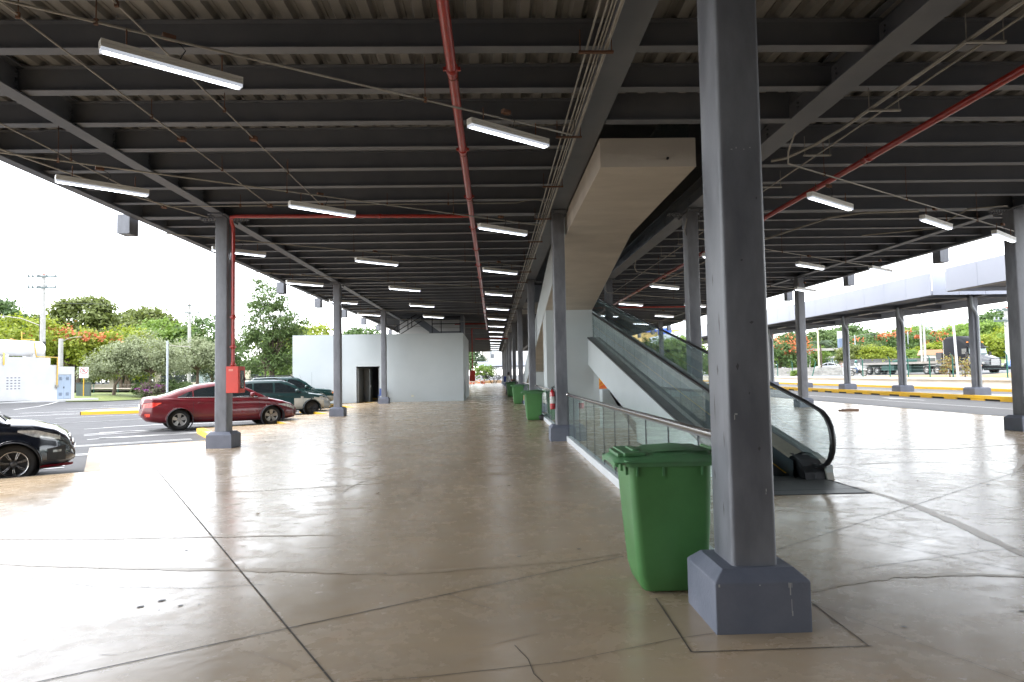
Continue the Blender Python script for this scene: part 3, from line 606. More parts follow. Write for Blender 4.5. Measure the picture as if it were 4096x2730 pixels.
# ---- hose cabinet and sprinkler pipes
t = thing('hose_cabinet', 'red hose cabinet with dark glass door hung on the steel column beside the red car', 'cabinet', (-6.21, 15.66, 1.27))
m_ = MB(); m_.box(0,.28,0,.42,0,.62); obj('case', m_, redbox, t, bevel=.006)
m_ = MB(); m_.box(.281,.289,.015,.405,.02,.60); obj('door_frame', m_, redbox, t)
m_ = MB(); m_.box(.2895,.293,.10,.34,.10,.52); obj('door_glass', m_, mat('cabinet glass', (.03,.035,.03), .1), t)
m_ = MB(); m_.box(.293,.31,.36,.385,.28,.36); obj('latch', m_, blackm, t)
m_ = MB(); m_.lathe([(.03,0),(.055,.0),(.055,.004)], (.2955,.22,.17), 'X', 16); m_.box(.2932,.296,.2,.24,.3,.42); obj('door_mark', m_, mat('pale mark', (.45,.43,.40), .6), t)
m_ = MB(); m_.box(.06,.16,-.004,-.001,.535,.553); m_.box(.06,.16,-.004,-.001,.51,.526); obj('plate', m_, mat('pale red text', (.75,.35,.28), .6), t)
def pipe(label, pts, r, m_, clamps=(), hang=None, cat='pipe', name='sprinkler_pipe', group=None):
    t = thing(name, label, cat, pts[0], 0, group); o = Vector(pts[0]); q = MB(); q.tube([Vector(p)-o for p in pts], r, 12); obj('pipe', q, m_, t)
    for c, ax in clamps:
        k = MB(); k.lathe([(r,-.05),(r*1.22,-.045),(r*1.22,.045),(r,.05)], Vector(c)-o, ax, 14); k.box(c[0]-o.x-r*1.7, c[0]-o.x-r*1.1, c[1]-o.y-.02, c[1]-o.y+.02, c[2]-o.z-.02, c[2]-o.z+.02); k.box(c[0]-o.x+r*1.1, c[0]-o.x+r*1.7, c[1]-o.y-.02, c[1]-o.y+.02, c[2]-o.z-.02, c[2]-o.z+.02); obj('coupling', k, m_, t)
        if hang:
            k = MB(); x_ = c[0]-o.x+r*1.05; k.tube([(x_, c[1]-o.y+.18, c[2]-o.z-r-.004), (x_, c[1]-o.y+.18, hang-o.z)], .007, 6); k.lathe([(r*1.02,-.01),(r*1.06,-.01),(r*1.06,.01),(r*1.02,.01)], (c[0]-o.x, c[1]-o.y+.18, c[2]-o.z), ax, 14); obj('hanger', k, rust, t)
    return t
pipe('thick red sprinkler pipe running down the hall between the strip lights', [(-.44,-50,5.30),(-.44,55,5.30)], .062, redp, [((-.44,7.9+2.89*k,5.30),'Y') for k in range(16)], 5.5)
pipe('red sprinkler pipe over the bus lane side, left of the far roof', [(6.6,-50,5.24),(6.6,60,5.24)], .056, redp, [((6.6,6.6+4.6*k,5.24),'Y') for k in range(10)], 5.5)
pipe('bright red branch pipe crossing under the roof to the column with the hose box', [(-.45,15.52,5.33),(-5.95,15.52,5.385),(-6.06,15.55,5.37),(-6.11,15.7,5.30),(-6.11,15.8,5.2),(-6.11,15.82,5.0),(-6.11,15.82,1.885)], .043, redp, [((-6.11,15.82,3.05),'Z'),((-6.11,15.82,2.35),'Z'),((-6.11,15.82,1.93),'Z'),((-2.6,15.52,5.352),'X')])
pipe('red cross pipe far off beyond the escalator glass', [(4.9,38.6,5.36),(12.6,38.6,5.36)], .05, redp)
pipe('red cross pipe far down the hall above the corner of the pale building', [(-2.6,46,5.1),(-.46,46,5.1)], .05, redp)
pipe('red pipe with a hose box standing at the far corner of the pale building', [(-.45,50,5.05),(-1.55,50,5.05),(-1.55,50,1.9)], .045, redp)
pipe('red cross pipe at the far end of the hall below the roof', [(-1.7,64,5.0),(1.5,64,5.0)], .05, redp)
m_ = MB(); m_.box(-1.75,-1.35,49.8,50.1,1.1,1.9); tag(obj('hose_cabinet', m_, redbox), 'small far red hose box by the corner of the pale building', 'cabinet')
# ---- strip lights hung diagonally, with their conduits
def make_light(L_):
    t = thing('strip_light', '', 'light', (0,0,0), 0, 'white strip lights hung from the roof')
    m_ = MB(); a = L_/2
    m_.box(-a, a, -.055, .055, .048, .082); m_.box(-a, a, -.048, .048, .040, .048); m_.box(-a, a, -.055, .055, .006, .040)
    obj('housing', m_, lampw, t)
    m_ = MB(); m_.box(-a+.005, a-.005, -.052, .052, -.026, .0055); obj('diffuser', m_, diffm, t)
    m_ = MB(); m_.box(-a+.03, a-.03, -.030, .030, -.030, -.0265); obj('tube', m_, tubem, t)
    for x in (-a+.22, a-.2): obj('hanger_rod', MB().tube([(x,0,.082),(x,0,.27)], .008, 6), rust, t)
    obj('cable', MB().tube([(-.03,0,.28),(.05,0,.26),(.1,.02,.22),(.03,.0,.08)], .006, 5), blackm, t); obj('junction_box', MB().box(-.12,.0,-.03,.03,.275,.325), rust, t)
    return t
l0 = make_light(1.30); l1 = make_light(1.52); first = {0: l0, 1: l1}
ZL = 4.70
def light(kind, x, y, z, rz, label):
    o = first.pop(kind) if kind in first else copy_tree(l0 if kind == 0 else l1)
    o.location = (x, y, z); o.rotation_euler = (0, 0, R(rz)); o['label'] = label
for k in range(17): light(0, .27, 8.52+5.775*k, ZL, 37.5, '%s white strip light of the row right beside the thick red pipe' % NTH[k])
for k in range(6): light(0, -3.12, 6.58+5.775*k, ZL, 40, '%s white strip light of the row over the middle of the left walkway' % NTH[k])
for k in range(5): light(0, -6.2, 10.72+5.72*k, ZL, 42, '%s white strip light of the row along the open car park edge' % NTH[k])
for k in range(8): light(1, 6.1, 11.6+5.775*k, 4.55, 37, '%s white strip light of the row nearest the glass walkway on the right' % NTH[k])
for k in range(6): light(1, 9.25, 13.4+5.5*k, 4.55, 37, '%s white strip light of the middle row over the right walkway' % NTH[k])
for k in range(6): light(1, 11.9, 14.95+4.9*k, 4.55, 38, '%s white strip light of the row along the bus lane edge' % NTH[k])
def conduit(label, pts, r=.012, rods=(), mats_=None, boxes=()):
    t = thing('conduit', label, 'conduit', pts[0]); o = Vector(pts[0]); m_ = MB(); m_.tube([Vector(p)-o for p in pts], r, 7); obj('tube', m_, mats_ or galv, t)
    if rods:
        for p in rods:
            m_ = MB(); m_.tube([Vector(p)-o, Vector((p[0], p[1], 5.5))-o], .006, 5); m_.box(p[0]-o.x-.018, p[0]-o.x+.018, p[1]-o.y-.012, p[1]-o.y+.012, p[2]-o.z-.03, p[2]-o.z+.03); obj('hanger_rod', m_, rust, t)
    for p in boxes:
        m_ = MB(); m_.box(p[0]-o.x-.05, p[0]-o.x+.05, p[1]-o.y-.05, p[1]-o.y+.05, p[2]-o.z-.03, p[2]-o.z+.03); obj('junction_box', m_, rust, t)
    return t
def lerp3(a, b, f): return tuple(a[i]+(b[i]-a[i])*f for i in range(3))
for k in range(0, 8):
    y0 = 4.6+5.775*k; A = (-7.6, y0-.9, 4.96); B = (1.15, y0+4.6, 4.96)
    nm = NTH[k]
    conduit('%s slanting conduit over the left walkway, carrying three strip lights' % nm, [A, B, (1.22, y0+4.75, 5.1), (1.24, y0+4.85, 5.25)], .0135, [lerp3(A, B, f) for f in (.12, .45, .78)])
for k in range(0, 6):
    y0 = 9.9+5.6*k; A = (4.75, y0+.4, 4.86); B = (13.6, y0+6.4, 4.86)
    conduit('%s slanting conduit over the right walkway, carrying strip lights' % NTH[k], [(4.6,y0-.2,5.15),(4.62,y0+.1,4.95), A, B], .0135, [lerp3(A, B, f) for f in (.1, .38, .7)])
conduit('thin pale conduit along the car park edge outside the girder', [(-6.9,-40,5.26),(-6.9,14.1,5.26)], .0105, [(-6.9,y,5.26) for y in (8.7,11)], boxes=[(-6.9,14.1,5.26)])
conduit('thin pale conduit running lengthwise left of the nearest strip light', [(-4.68,-40,5.26),(-4.68,14.1,5.26)], .0105, [(-4.68,y,5.26) for y in (6.6,9.2,11.6)], boxes=[(-4.68,14.1,5.26),(-4.68,10.1,5.26)])
conduit('thin pale conduit running lengthwise over the nearest strip light', [(-3.6,-40,5.26),(-3.6,14.1,5.26)], .0105, [(-3.6,y,5.26) for y in (6.4,9.0,11.8)], boxes=[(-3.6,14.1,5.26),(-3.6,10.1,5.26)])
conduit('thin pale conduit with a curve outside the car park girder', [(-7.9,-40,5.2),(-7.9,7,5.2),(-7.6,10,5.2),(-6.9,13.2,5.2),(-6.45,15.2,5.3)], .016)
conduit('thin pale cross conduit ending in a curl at the cable bundle', [(-6.9,14.1,5.26),(.55,14.1,5.26),(.8,14.1,5.32),(.98,14.1,5.34),(1.12,14.1,5.30),(1.2,14.1,5.22)], .0105, [(-5.3,14.1,5.26),(-2.2,14.1,5.26),(-.9,14.1,5.26)])
t = thing('cable_bundle', 'bundle of parallel pale conduits on rusty brackets beside the middle girder', 'conduit', (1.2,0,5.28), 0)
for x, r in ((-.075,.013),(.0,.013),(.05,.011),(.145,.024),(.085,.011)):
    m_ = MB(); m_.tube([(x,-50,0),(x,66,0)], r, 8); obj('tube', m_, galv, t)
for k in range(22):
    y = 7.36+2.72*k; m_ = MB(); m_.box(-.17, .23, y-.02, y+.02, -.055, -.031); m_.tube([(-.15,y,-.06),(-.15,y,.22)], .007, 5); m_.tube([(.21,y,-.06),(.21,y,.16)], .007, 5); obj('bracket', m_, rust, t)
t = thing('cable_bundle', 'two pale conduits on perforated brackets left of the right hand red pipe', 'conduit', (5.45,0,5.2), 0)
m_ = MB(); m_.tube([(-.13,-50,0),(-.13,9.7,0),(-.2,10.4,0),(-.4,11.0,-.02),(-.6,11.15,-.02)], .024, 8); obj('tube', m_, galv, t)
m_ = MB(); m_.tube([(.15,-50,0),(.08,10.4,0),(.06,30,0)], .0135, 8); obj('tube', m_, galv, t)
for k in range(8):
    y = 7.0+1.9*k; m_ = MB(); m_.box(-.2, .26, y-.02, y+.02, -.055, -.031); m_.tube([(-.18,y,-.06),(-.18,y,.28)], .007, 5); m_.tube([(.24,y,-.06),(.24,y,.28)], .007, 5); obj('bracket', m_, galv, t)
conduit('thick bent pale conduit swinging down from the roof over the right walkway', [(10.2,15.4,5.3),(8.9,15.5,5.3),(8.3,15.9,5.28),(7.6,18.0,5.2),(7.0,21.5,5.15),(6.7,26,5.15)], .026)
conduit('thin bent conduit beside the bus lane girder', [(12.3,15.3,5.38),(11.3,15.2,5.3),(11.9,17.4,5.3),(10.4,18.2,5.3)], .018)
# ================================================================== PALE BUILDING UNDER THE ROOF
t = thing('service_building', 'pale grey flat building under the roof with one dark doorway', 'building', (0,0,0))
bx0, bx1, by0, by1, bz = -12.21, -1.82, 40.9, 50.2, 4.17
m_ = MB(); D0, D1, DZ = -8.35, -6.94, 2.20
m_.box(bx0, D0, by0, by0+.2, 0, bz); m_.box(D1, bx1, by0, by0+.2, 0, bz); m_.box(D0, D1, by0, by0+.2, DZ, bz)
m_.box(bx0, bx0+.2, by0+.2, by1, 0, bz); m_.box(bx1-.2, bx1, by0+.2, by1, 0, bz); m_.box(bx0+.2, bx1-.2, by1-.2, by1, 0, bz)
obj('wall', m_, wallg, t)
m_ = MB(); m_.box(bx0+.2, bx1-.2, by0+.2, by1-.2, bz-.25, bz-.1); obj('roof', m_, conc2, t)
m_ = MB(); m_.box(D0+.02, D0+.10, by0+.16, by0+1.9, 0, 2.1); m_.box(D1-.08, D1-.02, by0+.16, by0+1.3, 0, 2.1); m_.box(D0+.1, -7.75, by0+1.9, by0+1.98, 0, 2.1); obj('door_frame', m_, mat('frame grey', (.25,.26,.26), .6), t)
m_ = MB(); m_.box(-7.75, -7.70, by0+1.0, by0+1.9, 0, 2.05); dl = obj('door', m_, mat('door leaf', (.16,.18,.18), .5), t)
m_ = MB(); m_.box(-7.7, -7.66, by0+1.1, by0+1.2, .95, 1.05); obj('handle', m_, stainless, dl)
m_ = MB(); m_.box(-5.02, -4.88, by0-.012, by0, .30, .40); obj('socket_plate', m_, mat('socket', (.65,.62,.45), .5), t)
m_ = MB(); m_.box(bx1, bx1+.03, 43.0, 44.0, 0, 2.1); m_.box(bx1+.03, bx1+.05, 43.85, 43.95, .9, 1.2); obj('door', m_, mat('side door', (.35,.37,.38), .5), t)
t = thing('metal_stair', 'dark metal stair and railing above the pale building', 'stair', (0,0,0))
m_ = MB(); m_.box(-6.6, -2.2, 47.5, 47.7, 4.1, 7.2); obj('back_wall', m_, whitep, t)
m_ = MB(); m_.prism([(-5.9,5.75),(-5.2,5.75),(-3.6,4.55),(-2.1,4.55),(-2.1,4.15),(-3.8,4.15)], 45.0, 45.08, 'Y'); m_.box(-4.2,-2.1,44.2,45,4.25,4.5); obj('stringer', m_, beamc, t, fix=True)
m_ = MB()
for dz in (0, .32, .64): m_.tube([(-6.4,43.4,4.05+dz),(-4.6,43.4,5.15+dz)], .028, 6)
for x, z in ((-6.2,4.17),(-5.5,4.6),(-5.25,4.7),(-4.6,5.2)): m_.tube([(x,43.4,z),(x,43.4,z+.75)], .03, 6)
for z in (5.0, 5.45): m_.tube([(-4.0,44.2,z),(-2.1,44.2,z)], .03, 6)
for x in (-4.0, -3.4, -2.15): m_.tube([(x,44.2,4.4),(x,44.2,5.5)], .03, 6)
obj('railing', m_, blackm, t)
m_ = MB(); m_.box(-2.1,-1.9,44.0,46,4.3,6.4); obj('post_panel', m_, beamc, t)
# blue plastic chair at the doorway
t = thing('plastic_chair', 'blue plastic chair half hidden behind the column at the doorway', 'chair', (-6.72, 40.4, 0))
bl = mat('blue plastic', (.02,.06,.22), .45)
m_ = MB(); m_.box(-.22,.22,-.2,.2,.42,.46); obj('seat', m_, bl, t, bevel=.01)
m_ = MB(); m_.prism([(.2,.46),(.24,.46),(.30,.85),(.26,.85)], -.2, .2, 'X'); obj('backrest', m_, bl, t, fix=True)
for sx in (-1, 1):
    for sy in (-1, 1): m_ = MB(); m_.tube([(sx*.22, sy*.21, 0), (sx*.18, sy*.17, .42)], [.022,.017], 6); obj('leg', m_, blackm if sy < 0 else bl, t)
# ---- litter and stains on the floor
lf = MB(); lf.add([(-.05,0,.004),(0,-.022,.012),(.05,0,.004),(0,.022,.014)], [(0,1,2),(0,2,3)]); lfm = lf.mesh('fallen_leaf', mat('dry leaf', (.28,.16,.06), .8, 0, (.18,.1,.04), 9, 4))
for i in range(16):
    x, y = [(.75,15.2),(.5,14.2),(.95,17.4),(.6,19.2),(1.0,20.5),(-.2,18.0),(.9,13.2),(.35,21.8),(-1.6,9.2),(-2.8,8.0),(.2,9.6),(.85,12.0),(-4.2,21.0),(-1.1,24.5),(2.4,13.5),(5.9,9.2)][i]
    o = bpy.data.objects.new('fallen_leaf', lfm); COL.objects.link(o); o.location = (x, y, .002); o.rotation_euler = (0, 0, i*1.3); o.scale = (.7+.09*(i % 5),)*3
    tag(o, 'small dry brown leaf lying on the polished hall floor', 'leaf', 'dry leaves scattered on the hall floor')
sm = MB()
def blob(x, y, rx, ry, a=0, z=.0035):
    pts = [(x+rx*math.cos(q)*math.cos(a)-ry*math.sin(q)*math.sin(a)*(1+.2*math.sin(3*q)), y+rx*math.cos(q)*math.sin(a)+ry*math.sin(q)*math.cos(a), z) for q in [2*math.pi*k/14 for k in range(14)]]
    sm.add(pts, [tuple(range(14))])
for q in ((-2.43,4.98,.028,.02),(-2.52,4.86,.024,.02),(-2.24,4.86,.018,.014),(-2.12,4.88,.008,.006),(-2.35,4.78,.008,.006),(-2.9,6.4,.02,.012),(-1.3,9.0,.02,.015),(-4.6,11.4,.03,.02),(4.9,6.1,.02,.015),(3.4,4.3,.02,.012),(6.6,8.8,.03,.02),(2.5,4.1,.018,.012),(.2,5.9,.02,.012),(.75,6.1,.025,.012),(-.9,5.5,.015,.01),(5.4,11.2,.04,.02)): blob(*q, a=q[0])
struct('floor_spots', sm, mat('black spot', (.02,.016,.016), .5))
m_ = MB(); m_.box(12.9,13.5,24.3,24.42,0,.07); m_.box(12.8,12.92,24.25,24.45,0,.05); tag(obj('wooden_plank', m_, mat('brown wood', (.20,.11,.06), .8, 0, (.14,.08,.05), 6, 6)), 'short brown plank lying on the floor beside the bus lane column', 'plank')
# painted panel glimpsed between the piers (generic daubs of colour)
t = thing('painted_panel', 'orange and yellow painted panel with a blue foot, glimpsed between pale piers', 'panel', (7.4, 47, 0))
m_ = MB(); m_.box(-1.2,1.2,0,.1,.42,2.1); obj('picture', m_, mat('orange daubs', (.80,.14,.02), .6, 0, (.85,.48,.03), 2.2, 5, lo=.42, hi=.55, distort=1.5), t)
m_ = MB(); m_.box(-1.2,1.2,-.004,.1,0,.415); obj('foot', m_, mat('blue foot', (.03,.07,.28), .6), t)
# ---- person far down the hall: white shirt, blue backpack, standing at the far bin
# ================================================================== VEHICLES
from mathutils.bvhtree import BVHTree
def lerp_tab(tab, x):
    if x <= tab[0][0]: return tab[0][1]
    for (a, b), (c, d) in zip(tab, tab[1:]):
        if x <= c:
            t_ = (x-a)/(c-a); t_ = t_*t_*(3-2*t_)*.35+t_*.65; return b+(d-b)*t_
    return tab[-1][1]
glass_dark = mat('dark car glass', (.012,.016,.018), .03, 0, spec=.7)
tyre = mat('tyre', (.02,.02,.021), .8, 0, (.035,.033,.03), 9, 5)
alloy = mat('alloy', (.42,.41,.39), .35, .7, (.30,.29,.28), 4, 4)
headm = mat('headlamp', (.50,.50,.48), .08, .2, (.25,.25,.25), 14, 3)
amber = mat('amber lens', (.75,.22,.02), .2)
tailm = mat('tail lamp', (.50,.02,.02), .12, 0, (.75,.10,.06), 9, 2, coat=.5)
chrome = mat('chrome', (.65,.65,.65), .12, 1)
def make_car(label, loc, rz, S, paint, sp, group=None, cat='car', name='parked_car', win=None, lights=True, detail=True, zones=None):
    t = thing(name, label, cat, loc, rz, group); t.scale = (S, S, S)
    x0, x1 = sp['top'][0][0], sp['top'][-1][0]; n = 110 if detail else 44
    wb, H, bz = sp['wb'], sp['H'], sp['belt']
    body = MB()
    def wid(x): return lerp_tab(sp['w'], x)
    def ztop(x): return lerp_tab(sp['top'], x)
    def zbot(x): return lerp_tab(sp['bot'], x)
    rows = []
    for i in range(n+1):
        x = x0+(x1-x0)*i/n; W_, zt, zb = wid(x), ztop(x), zbot(x); sh = zt-.07
        half = [(0,zb),(.80*W_,zb),(.93*W_,zb+.05)]
        for q in range(1, 9):
            f = q/8; z = zb+.05+(sh-zb-.05)*f
            yy = W_*(.955+.045*math.sin(min(1,f*1.25)*math.pi)*.9-.02*f) if f < .999 else .955*W_
            if sp.get('crease') and .60 < f < .76: yy += .008
            half.append((yy, z))
        half += [(.90*W_, zt-.025), (.80*W_, zt), (.45*W_, zt+.022), (0, zt+.03)]
        rows.append([(x, -y, z) for y, z in half]+[(x, y, z) for y, z in half[::-1][1:-1]])
    ra = sp.get('ra', .37); zw = sp.get('rw', .325)
    nn = len(rows[0]); vs = [p for r in rows for p in r]; fs = []
    for i in range(n):
        for k in range(nn):
            f = (i*nn+k, (i+1)*nn+k, (i+1)*nn+(k+1) % nn, i*nn+(k+1) % nn)
            c = [sum(vs[j][a] for j in f)/4 for a in range(3)]
            if abs(c[1]) > .45 and any((c[0]-wx)**2+(c[2]-zw)**2 < ra*ra for wx in (wb/2, -wb/2)): continue
            fs.append(f)
    mi = 0
    if zones:
        for f in fs:
            c = [sum(vs[j][a] for j in f)/4 for a in range(3)]; body_m = zones(c)
            body.m.append(body_m); body.sm.append(True); body.f.append(f)
        body.v = list(vs)
    else: body.add(vs, fs, 0, True)
    for r_ in (rows[0], rows[-1]): body.add(r_, [tuple(range(nn))], 0, True)
    # greenhouse
    roof = sp['roof']; g0, g1 = roof[0][0], roof[-1][0]; rows2 = []
    for i in range(49):
        x = g0+(g1-g0)*i/48; zr = lerp_tab(roof, x); W_ = wid(x)
        def yy(z): return max(.30, W_*.93+(sp['wr']-W_*.93)*max(0, (z-bz)/(H-bz)))
        half = [(W_*.94, bz-.14)]+[(yy(bz-.02+(zr-.05-bz)*f), bz-.02+max(.02, zr-.05-bz)*f) for f in (0,.25,.5,.75,1)]
        half += [(yy(zr-.05)-.05, zr-.012), (.4, zr+.012), (0, zr+.02)]
        rows2.append([(x, -y, z) for y, z in half]+[(x, y, z) for y, z in half[::-1][1:]])
    gh = MB(); gh.grid(rows2)
    if zones: pass
    body.add(gh.v, gh.f, 0, True)
    bo = obj('body', body, paint if isinstance(paint, list) else [paint], t, fix=False)
    tree = BVHTree.FromPolygons([Vector(v) for v in body.v], [list(f) for f in body.f])
    def side(x, z, s_, off=.004):
        h_ = tree.ray_cast(Vector((x, s_*3, z)), Vector((0, -s_, 0)))
        return (h_[0]+Vector((0, s_*off, 0))) if h_[0] else Vector((x, s_*wid(x), z))
    def down(x, y, off=.006):
        h_ = tree.ray_cast(Vector((x, y, 4)), Vector((0, 0, -1))); return (h_[0]+Vector((0, 0, off))) if h_[0] else Vector((x, y, 1))
    def front(y, z, d=1, off=.006):
        h_ = tree.ray_cast(Vector((d*5, y, z)), Vector((-d, 0, 0))); return (h_[0]+Vector((d*off, 0, 0))) if h_[0] else Vector((x1 if d > 0 else x0, y, z))
    def side_patch(nm, xa, xb, lo, hi, m_, off=.004, parent=None, nx=12, nz=5, sides=(-1, 1), one=False):
        for s_ in sides:
            q = MB(); rr = []
            for i in range(nx+1):
                x = xa+(xb-xa)*i/nx; a = lerp_tab(lo, x) if isinstance(lo, list) else lo; b = lerp_tab(hi, x) if isinstance(hi, list) else hi
                rr.append([side(x, a+(b-a)*j/nz, s_, off) for j in range(nz+1)])
            q.grid(rr); obj(nm, q, m_, parent or t)
    win = sp['win']
    for xa, xb in sp['panes']: side_patch('side_window', xa, xb, win[0], win[1], glass_dark)
    for (xa, xb), nm in ((sp['ws'], 'windshield'), (sp['rg'], 'rear_window')):
        q = MB(); rr = []
        for i in range(9):
            x = xa+(xb-xa)*i/8; zz = lerp_tab(roof, x); lim = max(.4, sp['wr']-.02+(wid(x)*.86-sp['wr'])*max(0, 1-(zz-bz)/(H-bz)))
            rr.append([down(x, lim*k/6) for k in range(-6, 7)])
        q.grid(rr); obj(nm, q, glass_dark, t)
    # shut lines, trim strips
    if detail:
        q = MB()
        for s_ in (-1, 1):
            for xx in sp['doors']:
                pts = [side(xx+(.0 if z > .5 else (.5-z)*sp.get('dk', .1)), z, s_, .001) for z in [zbot(xx)+.14+(bz-zbot(xx)-.17)*k/8 for k in range(9)]]
                q.tube(pts, .0045, 4, cap=False)
            pts = [side(sp['doors'][0]+(sp['doors'][-1]-sp['doors'][0])*k/20, zbot(0)+.14, s_, .001) for k in range(21)]; q.tube(pts, .0045, 4, cap=False)
        obj('shut_line', q, blackm, t)
        q = MB()
        for s_ in (-1, 1):
            q.tube([side(win[0][0][0]+(win[0][-1][0]-win[0][0][0])*k/16, lerp_tab(win[0], win[0][0][0]+(win[0][-1][0]-win[0][0][0])*k/16)-.012, s_, .003) for k in range(17)], .008, 5)
        obj('window_trim', q, sp.get('trim', chrome), t)
        for s_ in (-1, 1):
            for xx in sp['handles']:
                q = MB(); p = side(xx, bz-.12, s_, .02); q.tube([p+Vector((-.09,-s_*.018,0)), p+Vector((-.06,0,0)), p+Vector((.06,0,0)), p+Vector((.09,-s_*.018,0))], .013, 6); obj('door_handle', q, sp.get('hm', paint[0] if isinstance(paint, list) else paint), t)
            q = MB(); p = side(sp['mirror'], bz+.08, s_, .0); q.lathe([(0,-.09),(.06,-.085),(.078,-.04),(.075,.03),(.05,.06),(0,.065)], p+Vector((0, s_*.10, .0)), 'X', 12); q.obox(p+Vector((0, s_*.02, -.03)), .06, .12, .03); obj('wing_mirror', q, sp.get('mm', paint[0] if isinstance(paint, list) else paint), t)
    # arch lips, wells, wheels
    for wx in (wb/2, -wb/2):
        for s_ in (-1, 1):
            q = MB(); pts = []
            for k in range(25):
                a = R(-14+208*k/24); x, z = wx+ra*1.012*math.cos(a), zw+ra*1.012*math.sin(a)
                if z < zbot(wx)-.02: continue
                p = side(x, max(z, zbot(x)+.03), s_, .003); pts.append(p)
            q.tube(pts, .016, 6); obj('arch_lip', q, sp.get('lip', paint[0] if isinstance(paint, list) else paint), t)
            yo = wid(wx)*s_*.985; r = sp['rw']
            q = MB(); q.lathe([(ra*.99,-.30),(ra*.99,.02),(ra*.99,.02)], (wx, yo-s_*.03, zw), 'Y', 24); q.lathe([(0,0),(ra,0)], (wx, yo-s_*.32, zw), 'Y', 24); obj('wheel_well', q, blackm, t)
            wo = MB(); h_ = .10
            wo.lathe([(r*.62,-h_*.9),(r*.80,-h_),(r*.95,-h_*.9),(r,-h_*.6),(r,h_*.6),(r*.95,h_*.9),(r*.80,h_),(r*.62,h_*.9)], (wx, yo-s_*.115, r), 'Y', 32); w_ = obj('wheel', wo, tyre, t)
            rm = MB(); c = (wx, yo-s_*.115, r); rr_ = r*.63
            rm.lathe([(rr_,h_*.95*s_),(rr_*.96,h_*1.0*s_),(rr_*.88,h_*.6*s_),(rr_*.86,0)], c, 'Y', 28)
            for k in range(sp.get('spokes', 5)):
                a = 2*math.pi*k/sp.get('spokes', 5)+.3; d = Vector((math.cos(a), 0, math.sin(a))); pn = Vector((-math.sin(a), 0, math.cos(a)))
                cc = Vector(c); yv = Vector((0, s_, 0)); wi, we = sp.get('sw', (.035,.062))
                v_ = [cc+d*.04-pn*wi+yv*h_*.62, cc+d*.04+pn*wi+yv*h_*.62, cc+d*rr_*.95+pn*we+yv*h_*.9, cc+d*rr_*.95-pn*we+yv*h_*.9]
                b_ = [p-yv*.03 for p in v_]; rm.add(v_+b_, [(0,1,2,3),(0,3,7,4),(1,5,6,2),(7,6,5,4),(0,4,5,1)])
            rm.lathe([(0,h_*.75*s_),(.035,h_*.74*s_),(.062,h_*.62*s_),(.065,h_*.3*s_)], c, 'Y', 14)
            obj('rim', rm, sp.get('rim', alloy), w_)
            bk = MB(); bk.lathe([(0,h_*.2*s_),(rr_*.9,h_*.2*s_)], c, 'Y', 20); obj('brake_disc', bk, sp.get('disc', blackm), w_)
    if lights and 'head' in sp:
        xa, xb, lo, hi = sp['head']; side_patch('headlight', xa, xb, lo, hi, headm, .008)
        xa, xb, lo, hi = sp['tail']; side_patch('tail_light', xa, xb, lo, hi, tailm, .008)
    t['_fn'] = 0; del t['_fn']
    return t, side, front, down, side_patch
sedan = dict(wb=2.8, H=1.47, belt=.98, wr=.58, rw=.33, ra=.375, dk=-.12,
    top=[(-2.45,.58),(-2.43,.88),(-2.36,1.02),(-2.2,1.05),(-1.7,1.05),(-1.0,1.0),(0,.97),(.9,.97),(1.25,.94),(1.75,.83),(2.1,.72),(2.28,.60),(2.37,.46)],
    bot=[(-2.45,.46),(-2.3,.30),(-1.9,.24),(0,.19),(1.9,.2),(2.25,.24),(2.37,.36)],
    w=[(-2.45,.60),(-2.38,.74),(-2.15,.85),(-1.6,.905),(0,.915),(1.4,.905),(1.85,.86),(2.12,.76),(2.28,.60),(2.37,.42)],
    roof=[(-2.15,1.03),(-1.75,1.13),(-1.3,1.29),(-.85,1.41),(-.4,1.465),(0,1.47),(.3,1.44),(.7,1.28),(1.05,1.09),(1.3,.96)],
    win=([(-1.45,1.045),(.98,.985)], [(-1.45,1.06),(-1.1,1.21),(-.7,1.32),(-.2,1.385),(.2,1.37),(.6,1.22),(.98,1.0)]), panes=[(-1.44,-1.02),(-.98,-.08),(.0,.97)],
    ws=(.38,1.22), rg=(-2.0,-1.05), doors=[-1.0,-.04,1.02], handles=[-.78,.22], mirror=.80, crease=1,
    head=(1.62,2.22,[(1.62,.70),(1.9,.62),(2.22,.50)],[(1.62,.715),(1.9,.735),(2.22,.60)]), tail=(-2.40,-1.90,[(-2.4,.74),(-2.15,.74),(-1.9,.86)],[(-2.4,.86),(-2.15,.90),(-1.9,.885)]))
paint_red = mat('burgundy paint', (.125,.005,.010), .32, .1, (.10,.004,.008), 3, 3, coat=.5)
t, side, front, down, sp_ = make_car('burgundy sedan parked nose in behind the steel column with the hose box', (-10.0,24.9,-.14), R(31), 1.09, paint_red, sedan, 'cars parked along the hall')
q = MB(); q.grid([[side(-2.36+.07*k, .45+.10*j, -1, .006) for j in range(2)] for k in range(3)]); obj('bumper_reflector', q, tailm, t)
q = MB()
for s_ in (-1, 1): q.lathe([(0,0),(.05,0),(.055,.01)], Vector(front(s_*.62,.36)), 'X', 12)
obj('fog_light', q, headm, t)
q = MB(); q.grid([[front(-.5+.1*k, .40+.05*j) for j in range(4)] for k in range(11)]); obj('grille', q, blackm, t)
q = MB(); q.box(-2.475,-2.46,-.25,.25,.70,.83); obj('number_plate', q, mat('plate white', (.7,.7,.68), .5), t)
